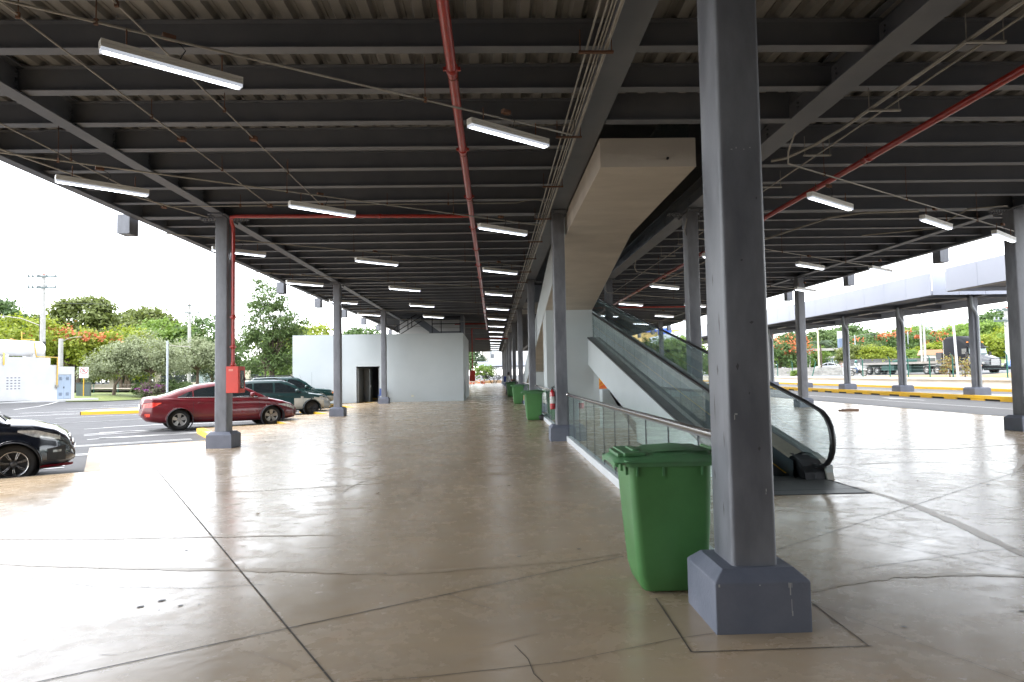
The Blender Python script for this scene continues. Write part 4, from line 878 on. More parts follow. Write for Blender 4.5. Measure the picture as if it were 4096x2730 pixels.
hatch = dict(sedan); hatch.update(wb=2.5, H=1.52, belt=1.02, rw=.335, ra=.385, wr=.62,
    top=[(-1.95,.6),(-1.92,1.0),(-1.6,1.05),(0,1.02),(.75,1.02),(1.05,1.03),(1.5,.99),(1.8,.90),(1.98,.78),(2.08,.60),(2.12,.45)],
    bot=[(-1.95,.46),(-1.7,.28),(0,.2),(1.6,.2),(1.95,.22),(2.12,.34)], w=[(-1.95,.7),(-1.7,.82),(0,.88),(1.25,.89),(1.6,.86),(1.86,.76),(2.02,.60),(2.12,.42)],
    roof=[(-1.95,1.05),(-1.8,1.25),(-1.4,1.45),(-.6,1.52),(0,1.52),(.3,1.46),(.7,1.25),(1.1,1.06),(1.2,1.0)],
    win=([(-1.5,1.08),(.9,1.04)], [(-1.5,1.25),(-1.0,1.40),(-.3,1.43),(.1,1.40),(.5,1.24),(.9,1.06)]), panes=[(-1.45,-.75),(-.7,.05),(.1,.88)], ws=(.3,1.12), rg=(-1.93,-1.5), doors=[-.72,.06,.95], handles=[-.5,.3], mirror=.75, spokes=7, sw=(.012,.02),
    head=(1.30,1.90,[(1.30,.865),(1.55,.77),(1.9,.70)],[(1.30,.90),(1.55,.89),(1.9,.78)]), tail=(-1.92,-1.6,.8,.95), rim=mat('dark alloy', (.09,.09,.095), .35, .6), crease=0)
paint_blk = mat('black paint', (.008,.010,.016), .2, .2, coat=1.0)
t, side, front, down, sp_ = make_car('glossy black hatchback nose at the left edge of the picture with red lower trim', (-9.85,11.9,-.15), R(31), 1.02, paint_blk, hatch, 'cars parked along the hall')
sp_('lower_trim', 1.62, 2.09, .232, .275, mat('dark red trim', (.22,.012,.02), .3), .012, nz=2)
sp_('fog_lamp_pocket', 1.72, 1.98, [(1.72,.36),(1.98,.34)], [(1.72,.56),(1.98,.60)], blackm, .006)
sp_('fog_light', 1.80, 1.92, .49, .53, headm, .012, nz=2)
q = MB(); q.grid([[front(-.34+.068*k, .56+.05*j, 1, .008) for j in range(5)] for k in range(11)]); obj('grille', q, blackm, t)
for z in (.56, .66, .76): q = MB(); q.tube([front(-.36+.06*k, z-.04*abs(k-6)/6, 1, .012) for k in range(13)], .010, 6); obj('grille_bar', q, chrome, t)
q = MB()
for s_ in (-1, 1):
    wx, yo, r = 1.25, wx_ if False else 0, .335
obj('wiper', MB().tube([down(1.12,-.5,.02), down(1.0,-.1,.02)], .012, 5).tube([down(1.12,.1,.02), down(1.0,.5,.02)], .012, 5), blackm, t)
for s_ in (-1, 1):
    rim_ring = MB(); rim_ring.lathe([(.205,.0),(.214,.006),(.214,-.006)], (1.25, .877*s_, .335), 'Y', 32)
    for k in range(7):
        a = 2*math.pi*k/7+.3; d = Vector((math.cos(a),0,math.sin(a))); pn = Vector((-math.sin(a),0,math.cos(a)))*.017
        c = Vector((1.25, .872*s_, .335)); rim_ring.tube([c+d*.09+pn*.6, c+d*.205+pn], .005, 4); rim_ring.tube([c+d*.09-pn*.6, c+d*.205-pn], .005, 4)
    obj('rim_highlight', rim_ring, chrome, t)
wagon = dict(sedan); wagon.update(wb=2.55, H=1.52, belt=.98, wr=.60, rw=.315, ra=.36,
    top=[(-2.15,.6),(-2.13,.95),(-1.9,1.0),(0,.97),(.8,.97),(1.2,.94),(1.7,.86),(1.98,.76),(2.1,.60),(2.16,.46)],
    bot=[(-2.15,.46),(-1.95,.30),(0,.22),(1.8,.24),(2.05,.27),(2.16,.38)], w=[(-2.15,.72),(-2.0,.82),(0,.865),(1.3,.86),(1.75,.82),(1.98,.72),(2.1,.6),(2.16,.45)],
    roof=[(-2.14,1.0),(-2.05,1.22),(-1.85,1.42),(-1.2,1.51),(0,1.52),(.2,1.48),(.55,1.33),(.95,1.06),(1.15,.97)],
    win=([(-1.85,1.02),(.88,.99)], [(-1.85,1.30),(-1.5,1.39),(-.8,1.42),(0,1.41),(.35,1.29),(.88,1.01)]), panes=[(-1.82,-1.12),(-1.05,-.30),(-.22,.86)], ws=(.22,1.08), rg=(-2.12,-1.85), doors=[-1.08,-.26,.92], handles=[-.86,.0], mirror=.68, rim=mat('steel wheel', (.03,.03,.032), .5), sw=(.05,.09),
    head=(1.66,2.05,[(1.66,.66),(2.05,.58)],[(1.66,.76),(2.05,.72)]), tail=(-2.12,-1.95,.75,1.1), crease=0, trim=blackm)
paint_grn = mat('dark green paint', (.010,.035,.034), .3, .2, (.012,.04,.04), 3, 3, coat=.6); primer = mat('bare putty patches', (.46,.42,.34), .7, 0, (.33,.31,.26), 3, 8); greyp = mat('grey bumper', (.30,.34,.37), .5, 0, (.25,.28,.31), 3, 5)
def wag_zones(c):
    x, y, z = c
    if x > 1.82 and z < .66: return 2
    if .55 < x < 1.80 and z < .74+.05*math.sin(x*9)+.03*math.sin(x*23) and z > .30: return 1
    return 0
t, side, front, down, sp_ = make_car('dark green station wagon with beige putty patches on its door and wing', (-10.1,31.6,-.15), R(24), 1.08, [paint_grn, primer, greyp], wagon, 'cars parked along the hall', zones=wag_zones)
for s_ in (-1, 1): q = MB(); q.tube([(-1.9,s_*.55,1.48),(-1.7,s_*.56,1.58),(-.2,s_*.56,1.60),(.15,s_*.56,1.51)], .02, 6); obj('roof_rail', q, blackm, t)
q = MB(); q.tube([(1.05,-.62,1.0),(.8,-.66,1.75)], .004, 4); obj('aerial', q, blackm, t)
suv = dict(sedan); suv.update(wb=2.72, H=1.72, belt=1.12, wr=.64, rw=.37, ra=.44,
    top=[(-2.2,.7),(-2.18,1.08),(-1.9,1.12),(0,1.1),(.85,1.1),(1.2,1.10),(1.9,1.02),(2.12,.92),(2.2,.74),(2.24,.6)],
    bot=[(-2.2,.55),(-2.0,.42),(0,.34),(1.8,.36),(2.1,.40),(2.24,.5)], w=[(-2.2,.78),(-2.0,.86),(0,.90),(1.4,.90),(1.9,.87),(2.1,.8),(2.24,.66)],
    roof=[(-2.19,1.1),(-2.14,1.45),(-1.95,1.68),(-1.2,1.72),(0,1.72),(.25,1.68),(.6,1.48),(.95,1.2),(1.1,1.11)],
    win=([(-1.95,1.17),(.85,1.13)], [(-1.95,1.5),(-1.6,1.57),(0,1.60),(.35,1.48),(.85,1.15)]), panes=[(-1.9,-1.2),(-1.1,-.35),(-.25,.82)], ws=(.25,1.02), rg=(-2.17,-1.95), doors=[-1.15,-.3,.9], handles=[-.9,0], mirror=.66, head=(1.95,2.15,.84,.95), tail=(-2.16,-2.0,.8,1.1), crease=0, lip=mat('beige arch', (.36,.34,.28), .5), trim=blackm)
beige = MATS['beige arch']
t, side, front, down, sp_ = make_car('tall dark green off road car with beige lower half, farthest of the parked row', (-11.3,37.6,-.15), R(24), 1.04, [mat('deep green paint', (.008,.04,.038), .25, .2, coat=.8), beige], suv, 'cars parked along the hall', zones=lambda c: 1 if c[2] < .66 else 0)
for s_ in (-1, 1): q = MB(); q.tube([(-1.9,s_*.6,1.70),(-1.75,s_*.6,1.79),(-.1,s_*.6,1.79),(.05,s_*.6,1.71)], .025, 6); obj('roof_rail', q, blackm, t)
sp_('indicator', 2.0, 2.16, .80, .92, amber, .014, nz=2)
q = MB(); q.tube([(.95,-.75,1.1),(.95,-.75,1.95)], .005, 4); obj('aerial', q, blackm, t)
# ---- far traffic beyond the barrier
far_w = mat('white car paint', (.6,.6,.62), .3, coat=.6); far_r = mat('far maroon paint', (.12,.01,.015), .3, coat=.5); far_s = mat('silver car paint', (.35,.37,.4), .3, .4, coat=.5)
for label, loc, rz, pm, sp in (('white far car between two bus lane columns, beyond the concrete barrier', (54.6,107,1.0), 150, far_w, sedan), ('dark red far car behind the first green fence posts, beyond the barrier', (52.0,116,1.0), 150, far_r, hatch), ('silver far car just left of the motorcycle, beyond the barrier', (59.8,109,1.25), 150, far_s, sedan), ('white far car at the edge of the huge foreground column, beyond the barrier', (45.2,106,.8), 150, far_w, hatch), ('pale blue far car at the right end, behind the truck bonnet', (57.5,70.5,1.1), 205, mat('pale blue paint', (.12,.2,.42), .3, coat=.5), hatch)):
    make_car(label, loc, R(rz), 1.0, pm, sp, 'cars on the highway', name='passing_car', detail=False)
# ---- flatbed truck
t = thing('flatbed_truck', 'black long nosed truck with an empty flatbed trailer on the highway', 'truck', (49.4,65.2,.68), R(-81))
tb = mat('truck black', (.008,.009,.011), .55, 0, spec=.14); grey_t = mat('trailer grey', (.20,.21,.20), .6, 0, (.12,.13,.125), 2, 6); flatm = mat('flatbed wood', (.33,.31,.28), .8, 0, (.24,.22,.2), 2, 6); gteal = mat('trailer green', (.02,.06,.05), .6)
# x forward, nose at x=+1.2 ; y left
m_ = MB()
def csec(x, w_, z0, z1, cr=.1): return [(x,-w_,z0),(x,-w_,z1-cr),(x,-w_+cr,z1),(x,w_-cr,z1),(x,w_,z1-cr),(x,w_,z0)]
m_.grid([csec(-3.9,1.2,.95,3.75,.2), csec(-3.7,1.22,.95,3.95,.25), csec(-2.6,1.22,.95,4.0,.3), csec(-1.9,1.2,.95,3.72,.3), csec(-1.35,1.16,.95,3.30,.3), csec(-1.05,1.12,.95,2.82,.2)]); m_.add(csec(-3.9,1.2,.95,3.75,.2), [(0,1,2,3,4,5)]); m_.add(csec(-1.05,1.12,.95,2.82,.2), [(5,4,3,2,1,0)]); obj('cab', m_, tb, t, fix=True)
m_ = MB(); m_.grid([csec(-1.15,1.1,1.0,2.1,.2), csec(-.6,1.05,.95,2.05,.3), csec(.4,.85,.9,1.8,.3), csec(.95,.72,.85,1.6,.2)]); m_.add(csec(.95,.72,.85,1.6,.2), [(5,4,3,2,1,0)]); obj('bonnet', m_, mat('truck bonnet', (.05,.052,.058), .25, .2, coat=.5), t, fix=True)
for s_ in (-1, 1):
    m_ = MB(); rows = []
    for k in range(9):
        a = R(180*k/8); rows.append([(-.15+.72*math.cos(a), s_*.62, .62+.68*math.sin(a)), (-.15+.70*math.cos(a), s_*1.18, .60+.62*math.sin(a))])
    m_.grid(rows); m_.add([r[1] for r in rows]+[(-.6,s_*1.18,.55),(.35,s_*1.18,.55)], [tuple(range(9))]); obj('fender', m_, tb, t)
    m_ = MB(); m_.box(.5,.62,s_*.74,s_*1.05,1.05,1.28); obj('headlight', m_, headm, t)
    m_ = MB(); m_.box(.45,.52,s_*1.08,s_*1.19,.85,.95); obj('indicator', m_, amber, t)
    m_ = MB(); m_.box(-.95,-.85,s_*1.25,s_*1.5,1.8,2.3); m_.tube([(-1.0,s_*1.1,2.2),(-.9,s_*1.3,2.25)], .02, 5); obj('wing_mirror', m_, blackm, t)
    m_ = MB(); m_.tube([(-4.05,s_*1.05,1.0),(-4.05,s_*1.05,3.6)], .07, 10); obj('exhaust_stack', m_, chrome, t)
    m_ = MB(); m_.lathe([(0,0),(.31,.03),(.31,1.3),(0,1.33)], (-2.9,s_*1.0,.72), 'X', 16); obj('fuel_tank', m_, mat('tank alloy', (.12,.12,.13), .3, .6), t)
m_ = MB(); m_.prism([(-1.02,2.12),(-1.02,2.74),(-1.0,2.74),(-.86,2.12)], -1.0, 1.0, 'Y'); obj('windshield', m_, mat('truck windscreen', (.30,.36,.36), .05, .3), t, fix=True)
for s_ in (-1, 1): m_ = MB(); m_.box(-1.85,-1.12,s_*1.165,s_*1.185,2.1,2.65); obj('side_window', m_, glass_dark, t)
m_ = MB(); m_.prism([(-1.2,2.78),(-.72,2.72),(-.72,2.76),(-1.2,2.90)], -1.1, 1.1, 'Y'); obj('sun_visor', m_, tb, t, fix=True)
for y in (-.9,-.45,0,.45,.9): m_ = MB(); m_.box(-1.30,-1.18,y-.07,y+.07,3.32-.08*abs(y),3.42-.08*abs(y)); obj('roof_light', m_, amber, t)
m_ = MB(); m_.box(.955,.985,-.5,.5,.9,1.52); obj('grille', m_, chrome, t)
m_ = MB(); m_.box(.7,1.1,-1.15,1.15,.42,.78); obj('bumper', m_, tb, t, bevel=.05)
m_ = MB(); m_.box(-7.2,.6,-.45,.45,.6,.95); obj('chassis', m_, blackm, t)
m_ = MB(); m_.box(-5.0,-4.25,-1.15,1.15,1.15,2.35); obj('headache_rack', m_, mat('rack dark', (.07,.07,.075), .6, 0, (.04,.04,.045), 12, 2, stretch=(6,1,.1)), t)
m_ = MB(); m_.box(-16.2,-4.7,-1.28,1.28,1.32,1.42); m_.box(-16.2,-4.7,-1.30,-1.28,1.2,1.45); m_.box(-16.2,-4.7,1.28,1.30,1.2,1.45); obj('flatbed', m_, flatm, t)
m_ = MB(); m_.prism([(-16.2,1.3),(-16.2,1.1),(-8.5,.95),(-7.5,1.15),(-4.8,1.15),(-4.8,1.3)], -.5, .5, 'Y'); m_.box(-9.2,-8.9,-.8,.8,.25,1.2); m_.tube([(-9.05,.7,.25),(-9.05,.7,1.2)], .07, 8); m_.tube([(-9.05,-.7,.25),(-9.05,-.7,1.2)], .07, 8); obj('trailer_frame', m_, gteal, t, fix=True)
m_ = MB(); m_.box(-13.0,-11.0,-1.2,1.2,.5,1.1); obj('tool_box', m_, gteal, t)
m_ = MB(); m_.box(-11.2,-9.8,-.9,.9,1.43,1.72); m_.box(-11.9,-11.2,-.7,.7,1.43,1.66); obj('tarpaulin', m_, mat('green tarpaulin', (.01,.08,.06), .7), t, bevel=.1)
for wx in (-.15, -5.0, -6.4, -13.9, -15.2):
    for s_ in (-1, 1):
        m_ = MB(); c = (wx, s_*1.0, .50); m_.lathe([(.28,-.14),(.42,-.16),(.49,-.12),(.5,0),(.49,.12),(.42,.16),(.28,.14)], c, 'Y', 24); w_ = obj('wheel', m_, tyre, t)
        m_ = MB(); m_.lathe([(.29,.1*s_),(.27,.13*s_),(.18,.02*s_),(.12,.03*s_),(.10,.14*s_),(0,.15*s_)], c, 'Y', 18); obj('rim', m_, alloy, w_)
for x in (-5.0, -6.4): m_ = MB(); m_.box(x-.5,x+.5,.75,1.2,1.04,1.10); m_.box(x-.5,x+.5,-1.2,-.75,1.04,1.10); obj('mudguard', m_, blackm, t)
# ================================================================== TREES
def leaf_mat(name, a, b, trans=.35):
    if name in MATS: return MATS[name]
    m_ = bpy.data.materials.new(name); m_.use_nodes = True; N = m_.node_tree.nodes; L = m_.node_tree.links
    bs = N['Principled BSDF']; bs.inputs['Roughness'].default_value = .55; out = N['Material Output']
    ge = N.new('ShaderNodeNewGeometry'); mx = N.new('ShaderNodeMix'); mx.data_type = 'RGBA'; mx.inputs[6].default_value = (*a, 1); mx.inputs[7].default_value = (*b, 1)
    L.new(ge.outputs['Random Per Island'], mx.inputs[0]); L.new(mx.outputs[2], bs.inputs['Base Color'])
    tr = N.new('ShaderNodeBsdfTranslucent'); L.new(mx.outputs[2], tr.inputs[0])
    ms = N.new('ShaderNodeMixShader'); ms.inputs[0].default_value = trans; L.new(bs.outputs[0], ms.inputs[1]); L.new(tr.outputs[0], ms.inputs[2]); L.new(ms.outputs[0], out.inputs[0])
    MATS[name] = m_; return m_
barkm = mat('bark', (.17,.125,.09), .9, 0, (.10,.075,.055), 5, 8, .5, 20, stretch=(1,1,.25))
def leaves(mb, rnd, lobes, nclump, nleaf, size, csize, up=.5, narrow=.5):
    tot = sum((l[3]*l[4]*l[5])**(2/3) for l in lobes); tips = []
    for cx, cy, cz, rx, ry, rz in lobes:
        for _ in range(max(3, int(nclump*(rx*ry*rz)**(2/3)/tot))):
            while True:
                d = Vector((rnd.gauss(0,1), rnd.gauss(0,1), rnd.gauss(0,1))).normalized()
                if d.z > -.55 or rnd.random() < .25: break
            f = rnd.uniform(.62, 1.0)
            c = Vector((cx+d.x*rx*f, cy+d.y*ry*f, cz+d.z*rz*f)); tips.append(c); cs = csize*rnd.uniform(.6, 1.35)
            for _ in range(nleaf):
                p = c+Vector((rnd.gauss(0,.5), rnd.gauss(0,.5), rnd.gauss(0,.30)))*cs
                n_ = (d*.6+Vector((rnd.gauss(0,.6), rnd.gauss(0,.6), rnd.gauss(up,.5)))).normalized()
                a = n_.orthogonal().normalized(); a = (a*math.cos(q := rnd.uniform(0,6.28))+n_.cross(a)*math.sin(q)); b = n_.cross(a)
                s_ = size*rnd.uniform(.6,1.3)
                mb.add([p-a*s_, p-b*s_*narrow+n_*s_*.12, p+a*s_, p+b*s_*narrow+n_*s_*.12], [(0,1,2,3)])
    return tips
def make_tree(seed, label, lobes, leafm, nclump=120, nleaf=34, size=.28, csize=.9, trunk=(.28, 0), stems=1, up=.5, narrow=.5, blossom=None, group=None, loc=(0,0,0), name='tree', cat='tree', limbs=9, dens=1.55):
    rnd = random.Random(seed); t = thing(name, label, cat, loc, 0, group)
    cr = MB(); tips = leaves(cr, rnd, lobes, int(nclump*dens), nleaf, size, csize, up, narrow); obj('crown', cr, leafm, t)
    tk = MB(); zmin = min(l[2]-l[5] for l in lobes); r0 = trunk[0]; cx = sum(l[0] for l in lobes)/len(lobes)
    for s_ in range(stems):
        bx = (s_-(stems-1)/2)*r0*1.6; top = Vector((bx+(cx-bx)*.4+rnd.uniform(-.3,.3)+trunk[1], rnd.uniform(-.3,.3), max(zmin+.6, 1.0)))
        tk.tube([(bx,0,-.2),(bx+rnd.uniform(-.1,.1)+trunk[1]*.4,rnd.uniform(-.1,.1),top.z*.5), top], [r0*1.1, r0*.85, r0*.65], 8)
        for tip in rnd.sample(tips, min(limbs, len(tips))):
            m1 = top.lerp(tip, .5)+Vector((rnd.uniform(-.3,.3), rnd.uniform(-.3,.3), .3)); tk.tube([top, m1, tip], [r0*.5, r0*.28, r0*.08], 5)
    obj('trunk', tk, barkm, t)
    if blossom:
        bm_, l2, n2 = blossom; b = MB(); leaves(b, rnd, l2, n2, 26, size*.8, csize*.8, up, .6); obj('blossom', b, bm_, t)
    return t
L_dark = leaf_mat('leaf olive', (.11,.145,.03), (.18,.215,.05)); L_mid = leaf_mat('leaf mid', (.06,.115,.03), (.11,.18,.045)); L_yel = leaf_mat('leaf yellow green', (.19,.25,.02), (.30,.34,.035), .45)
L_bri = leaf_mat('leaf bright', (.13,.22,.035), (.22,.32,.06), .45); L_gry = leaf_mat('leaf grey green', (.20,.235,.12), (.30,.33,.19)); L_con = leaf_mat('leaf blue green', (.07,.105,.06), (.10,.14,.08)); L_flm = leaf_mat('flame blossom', (.44,.095,.035), (.55,.20,.07), .3); L_deep = leaf_mat('leaf deep', (.075,.125,.035), (.135,.20,.055))
# ---- left: beyond the car park
make_tree(1, 'broad dark olive crown rising highest behind the tall utility pole', [(0,0,10.4,6.4,5,4.4),(-6,0,8.6,4.8,4,3.6),(6.6,0,8.4,4.6,3.8,3.0),(.6,0,12.8,4.4,3.6,2.4)], L_dark, 230, 40, .34, 1.25, (.5,0), loc=(-67,110,.3))
make_tree(2, 'dark olive crown just left of the smaller far utility pole', [(0,0,10.6,6.4,5,3.8),(-5.6,0,10,4.4,4,3.2),(6,0,9.0,4.4,4,2.8),(.5,0,12.6,4,3.4,2.0)], L_dark, 190, 40, .36, 1.25, (.5,0), loc=(-64.3,125,.3))
make_tree(3, 'tall green tree cut off by the left edge above the white tank', [(0,0,10,4.6,4.0,4.2),(3.2,0,8.6,2.6,2.6,2.4)], L_mid, 100, 40, .32, 1.2, (.4,0), loc=(-74.5,101,.3))
make_tree(4, 'yellow green spreading tree right behind the white gas tank', [(0,0,6.8,5.5,4,3.1),(-3.5,0,5.5,4,4,3)], L_yel, 110, 38, .26, 1.1, (.35,0), loc=(-60,86,.3))
make_tree(5, 'yellow green flame tree with orange blossom over the top, by the utility pole', [(0,0,5.6,5.6,4,3.0),(3.6,0,4.2,3.6,3.6,2.8),(-4,0,5.4,3.6,3.6,2.8)], L_yel, 140, 38, .26, 1.1, (.35,0), blossom=(L_flm, [(-1.5,-1.5,7.3,5.0,2.5,1.3),(3.6,-1.5,6.6,3.0,2,.9)], 26), loc=(-55.3,90,.3), stems=2)
make_tree(6, 'yellow green tree right behind the no parking sign', [(0,0,5.6,4.2,3.6,3.4),(2.6,0,4.4,3.2,3.2,2.6),(-2.6,0,3.6,3.0,3,2.2)], L_yel, 110, 36, .25, 1.0, (.28,0), loc=(-49.5,91,.3), stems=3)
make_tree(7, 'bright green dome shaped tree between the two dark olive crowns', [(0,0,7.6,4.4,4,2.6),(4.2,0,6.8,3.4,3,2.2),(-3.8,0,6.4,3.2,3,2.4)], L_bri, 110, 38, .27, 1.0, (.35,0), loc=(-49.5,100,.3))
make_tree(8, 'mid green tree left of the first car park column', [(0,0,7.4,4,4,3.6),(2.4,0,4.6,3.6,3.4,3.6),(-2.2,0,5.2,3,3,3)], L_mid, 110, 38, .28, 1.1, (.35,0), loc=(-43.2,101,.3))
make_tree(9, 'grey green round tree with a leaning trunk beside the no parking sign', [(0,0,3.0,2.5,2.3,1.25),(-1.6,0,2.2,1.6,1.6,.8),(.8,0,4.1,1.7,1.7,1.2),(1.6,0,2.8,1.5,1.5,1.0)], L_gry, 150, 34, .12, .6, (.16,.5), loc=(-37.0,66,.22), limbs=12)
make_tree(10, 'larger grey green round tree standing behind the purple bush', [(0,0,4.2,2.9,2.6,1.9),(-1.6,0,3.2,1.9,1.9,1.4),(2.2,0,3.2,2.0,2.0,1.5),(.2,0,2.5,2.0,1.8,1.0)], L_gry, 190, 34, .12, .6, (.17,.1), loc=(-33.9,66.4,.22), limbs=12)
make_tree(11, 'grey green tree behind the grey lamp post', [(0,0,4.3,2.7,2.4,1.8),(1.6,0,3.4,1.8,1.8,1.6),(-1.2,0,3.2,1.8,1.8,1.4)], L_gry, 130, 34, .16, .7, (.2,0), loc=(-32.5,74,.22))
make_tree(12, 'dark feathery blue green tree at the left of the first car park column', [(0,0,2.9,1.5,1.5,2.3),(.2,0,4.2,1.0,1,1.3)], L_con, 110, 40, .17, .6, (.22,0), loc=(-33.2,79,.25), narrow=.2, up=-.2)
make_tree(13, 'tall leafy tree right of the first car park column, behind the parked cars', [(0,0,6.0,2.4,2.2,3.0),(-.2,0,8.6,1.5,1.5,2.0),(1.2,0,4.4,1.9,1.9,2.0),(-1.4,0,4.4,1.7,1.7,2.0),(1.7,0,6.4,1.4,1.4,1.4),(-.1,0,2.9,1.9,1.8,1.2)], L_deep, 230, 34, .17, .62, (.13,0), loc=(-19.3,58,-.15), stems=4, limbs=14, narrow=.32)
make_tree(14, 'bright green tree top just above the left end of the pale building', [(0,0,6.6,4,4,2.4),(-3.2,0,5.6,2.6,2.6,2.4)], L_yel, 80, 36, .28, 1.0, (.3,0), loc=(-25.0,90,-.1))
make_tree(15, 'far low tree top peeping over the middle of the pale building', [(0,0,7.4,3.6,3,2.2)], L_mid, 50, 34, .3, 1.0, (.3,0), loc=(-21.3,110,-.1))
make_tree(16, 'low yellow green tree behind the trunks of the tall leafy tree', [(0,0,2.6,3.4,2,2.0)], L_bri, 60, 34, .22, .9, (.15,0), loc=(-21,72,-.1))
for i, (x, y, s_, sd) in enumerate(((-64,104,1.1,40),(-57,108,1.0,41),(-52,112,1.1,42),(-45,110,1,43),(-70,95,1,44),(-38,112,.9,45))):
    make_tree(sd, 'low dark green growth behind the arched fence, %s from the left' % NTH[i], [(0,0,2.8*s_,4.2,3,2.9*s_)], L_deep, 60, 34, .33, 1.2, (.2,0), loc=(x,y,.2), group='low growth behind the arched fence')
def make_bush(seed, label, loc, lobes, lm_, blossom=None, n=90, size=.10, cs=.4):
    rnd = random.Random(seed); t = thing('bush', label, 'bush', loc); cr = MB(); leaves(cr, rnd, lobes, n, 34, size, cs, .5, .55); obj('foliage', cr, lm_, t)
    if blossom: b = MB(); leaves(b, rnd, lobes, 26, 14, size*.9, cs*.8, .5, .7); obj('blossom', b, blossom, t)
    st = MB()
    for l in lobes: st.tube([(l[0],0,-.1),(l[0],l[1],l[2])], [.06,.03], 5)
    obj('stem', st, barkm, t); return t
make_bush(60, 'purple flowering bush in front of the trimmed green bushes', (-32.4,64.2,.1), [(-.35,0,.62,.8,.7,.58),(.45,0,.6,.75,.7,.55)], leaf_mat('leaf dusty', (.11,.13,.06), (.18,.15,.11)), leaf_mat('purple petals', (.30,.05,.30), (.38,.09,.36)))
make_bush(61, 'trimmed green bush left of the purple bush', (-34.2,66.3,.12), [(0,0,.6,.95,.8,.65)], L_deep)
make_bush(62, 'trimmed green bush behind the purple bush', (-32.4,67.2,.12), [(0,0,.7,1.3,.9,.72)], L_deep)
make_bush(63, 'trimmed green bush right of the lamp post', (-30.4,66.5,.12), [(0,0,.6,.85,.8,.62),(-.9,0,.45,.6,.6,.5)], L_deep)
# ---- right: hillside beyond the highway
make_tree(70, 'flame tree ablaze with orange blossom at the edge of the huge foreground column', [(0,0,2.6,4.6,3.5,2.3)], L_mid, 70, 34, .24, 1.0, (.3,0), blossom=(L_flm, [(0,-.5,4.3,4.4,3,1.9),(2,-1,3.8,2.6,2,1.2)], 42), loc=(43.6,100,.9))
make_tree(71, 'wide flame tree with scattered orange blossom behind the trailer', [(0,0,3.4,7,4,3.2),(7,0,3.6,6,4,3.2)], L_mid, 150, 36, .3, 1.2, (.3,0), blossom=(L_flm, [(-2.4,-2.5,5.2,3.6,2,1.1),(3.6,-2.5,5.9,4.5,2,1.0),(8.6,-2.5,5.4,3.4,2,1.4)], 15), loc=(71.5,121,1.3))
make_tree(72, 'round dark green shrubby tree just right of the second bus lane canopy post', [(0,0,1.9,2.1,2,1.7),(2.2,0,2.1,2,2,1.8)], L_dark, 110, 38, .17, .7, (.2,0), loc=(54.2,99,1.4))
make_tree(73, 'round yellow green shrubby tree in front of the dark shrubby one', [(0,0,1.7,1.9,1.8,1.6),(2.3,0,1.6,1.8,1.8,1.6)], L_yel, 110, 38, .17, .7, (.2,0), loc=(55.9,97,1.4))
spec = [(54.5,112,5.4,3.2,'L_bri'),(63,138,9.0,5.5,'L_mid'),(71,142,9.6,5.5,'L_deep'),(84,160,10,7,'L_deep'),(98,180,13,9,'L_mid'),(96,150,10.5,7.5,'L_bri'),(100,140,10,7,'L_yel'),(93,128,9.6,6.2,'L_bri'),(90,118,9.3,5.6,'L_bri'),(88,108,8.6,5.2,'L_yel'),(84,100,8,5,'L_bri'),(73,107,5.4,4.2,'L_yel'),(78,103,6.2,4.2,'L_yel'),(67,106,4.2,3.4,'L_bri'),(48,118,5,4.2,'L_mid'),(53,128,7.6,5,'L_mid'),(60,118,4.2,4,'L_mid'),(82,92,6,4.6,'L_mid'),(90,92,8,5.4,'L_deep'),(40,120,4.6,4.6,'L_mid'),(30,122,5,5,'L_deep'),(47,108,3.2,3,'L_bri'),(110,128,12,8,'L_deep'),(118,150,14,9,'L_mid')]
spec.sort(key=lambda q: q[0]/q[1])
protos = {}
names = {'L_bri': 'bright green', 'L_mid': 'mid green', 'L_deep': 'deep green', 'L_yel': 'yellow green'}
cnt = {}
for i, (x, y, top, rad, kind) in enumerate(spec):
    cnt[kind] = cnt.get(kind, 0)+1
    zg = .7+max(0, (x-46))*.022
    lab = '%s %s tree from the left on the hillside beyond the highway' % (NTH[cnt[kind]-1], names[kind])
    if kind not in protos:
        protos[kind] = make_tree(80+i, lab, [(0,0,3.6,4.2,3.8,2.5),(2.2,.5,2.6,2.8,2.6,2.2),(-2.4,-.4,2.5,2.8,2.6,2.0),(.3,0,5.2,2.4,2.4,1.4)], globals()[kind], 190, 36, .25, .95, (.3,0), group='trees on the hillside beyond the highway'); o = protos[kind]; o.location = (x,y,zg)
    else: o = dup(protos[kind], lab, (x,y,zg), i*1.7)
    f = rad/4.4; o.scale = (f, f, (top-zg)/6.4)
make_bush(64, 'tuft of green growing on the white wall by the green fence', (34.2,74,.75), [(0,0,.3,.55,.4,.35)], L_bri, n=24, size=.1, cs=.3)
make_bush(65, 'thin reddish and yellow bush around the foot of the leaning pole', (35.6,50.2,.66), [(-.5,0,.9,.55,.5,.8),(.7,0,.8,.45,.45,.8)], leaf_mat('leaf variegated', (.30,.30,.06), (.22,.10,.06)), n=26, size=.08, cs=.4)
make_tree(90, 'leafy green tree seen through the glass of the moving walkway', [(0,0,2.8,3.0,2.5,1.9),(2.4,0,2.6,2.2,2,2.0),(-2.2,0,2.4,2,2,1.6),(2.0,0,4.0,1.3,1.3,.9)], L_bri, 190, 36, .19, .8, (.2,0), loc=(15.4,62,-.15))
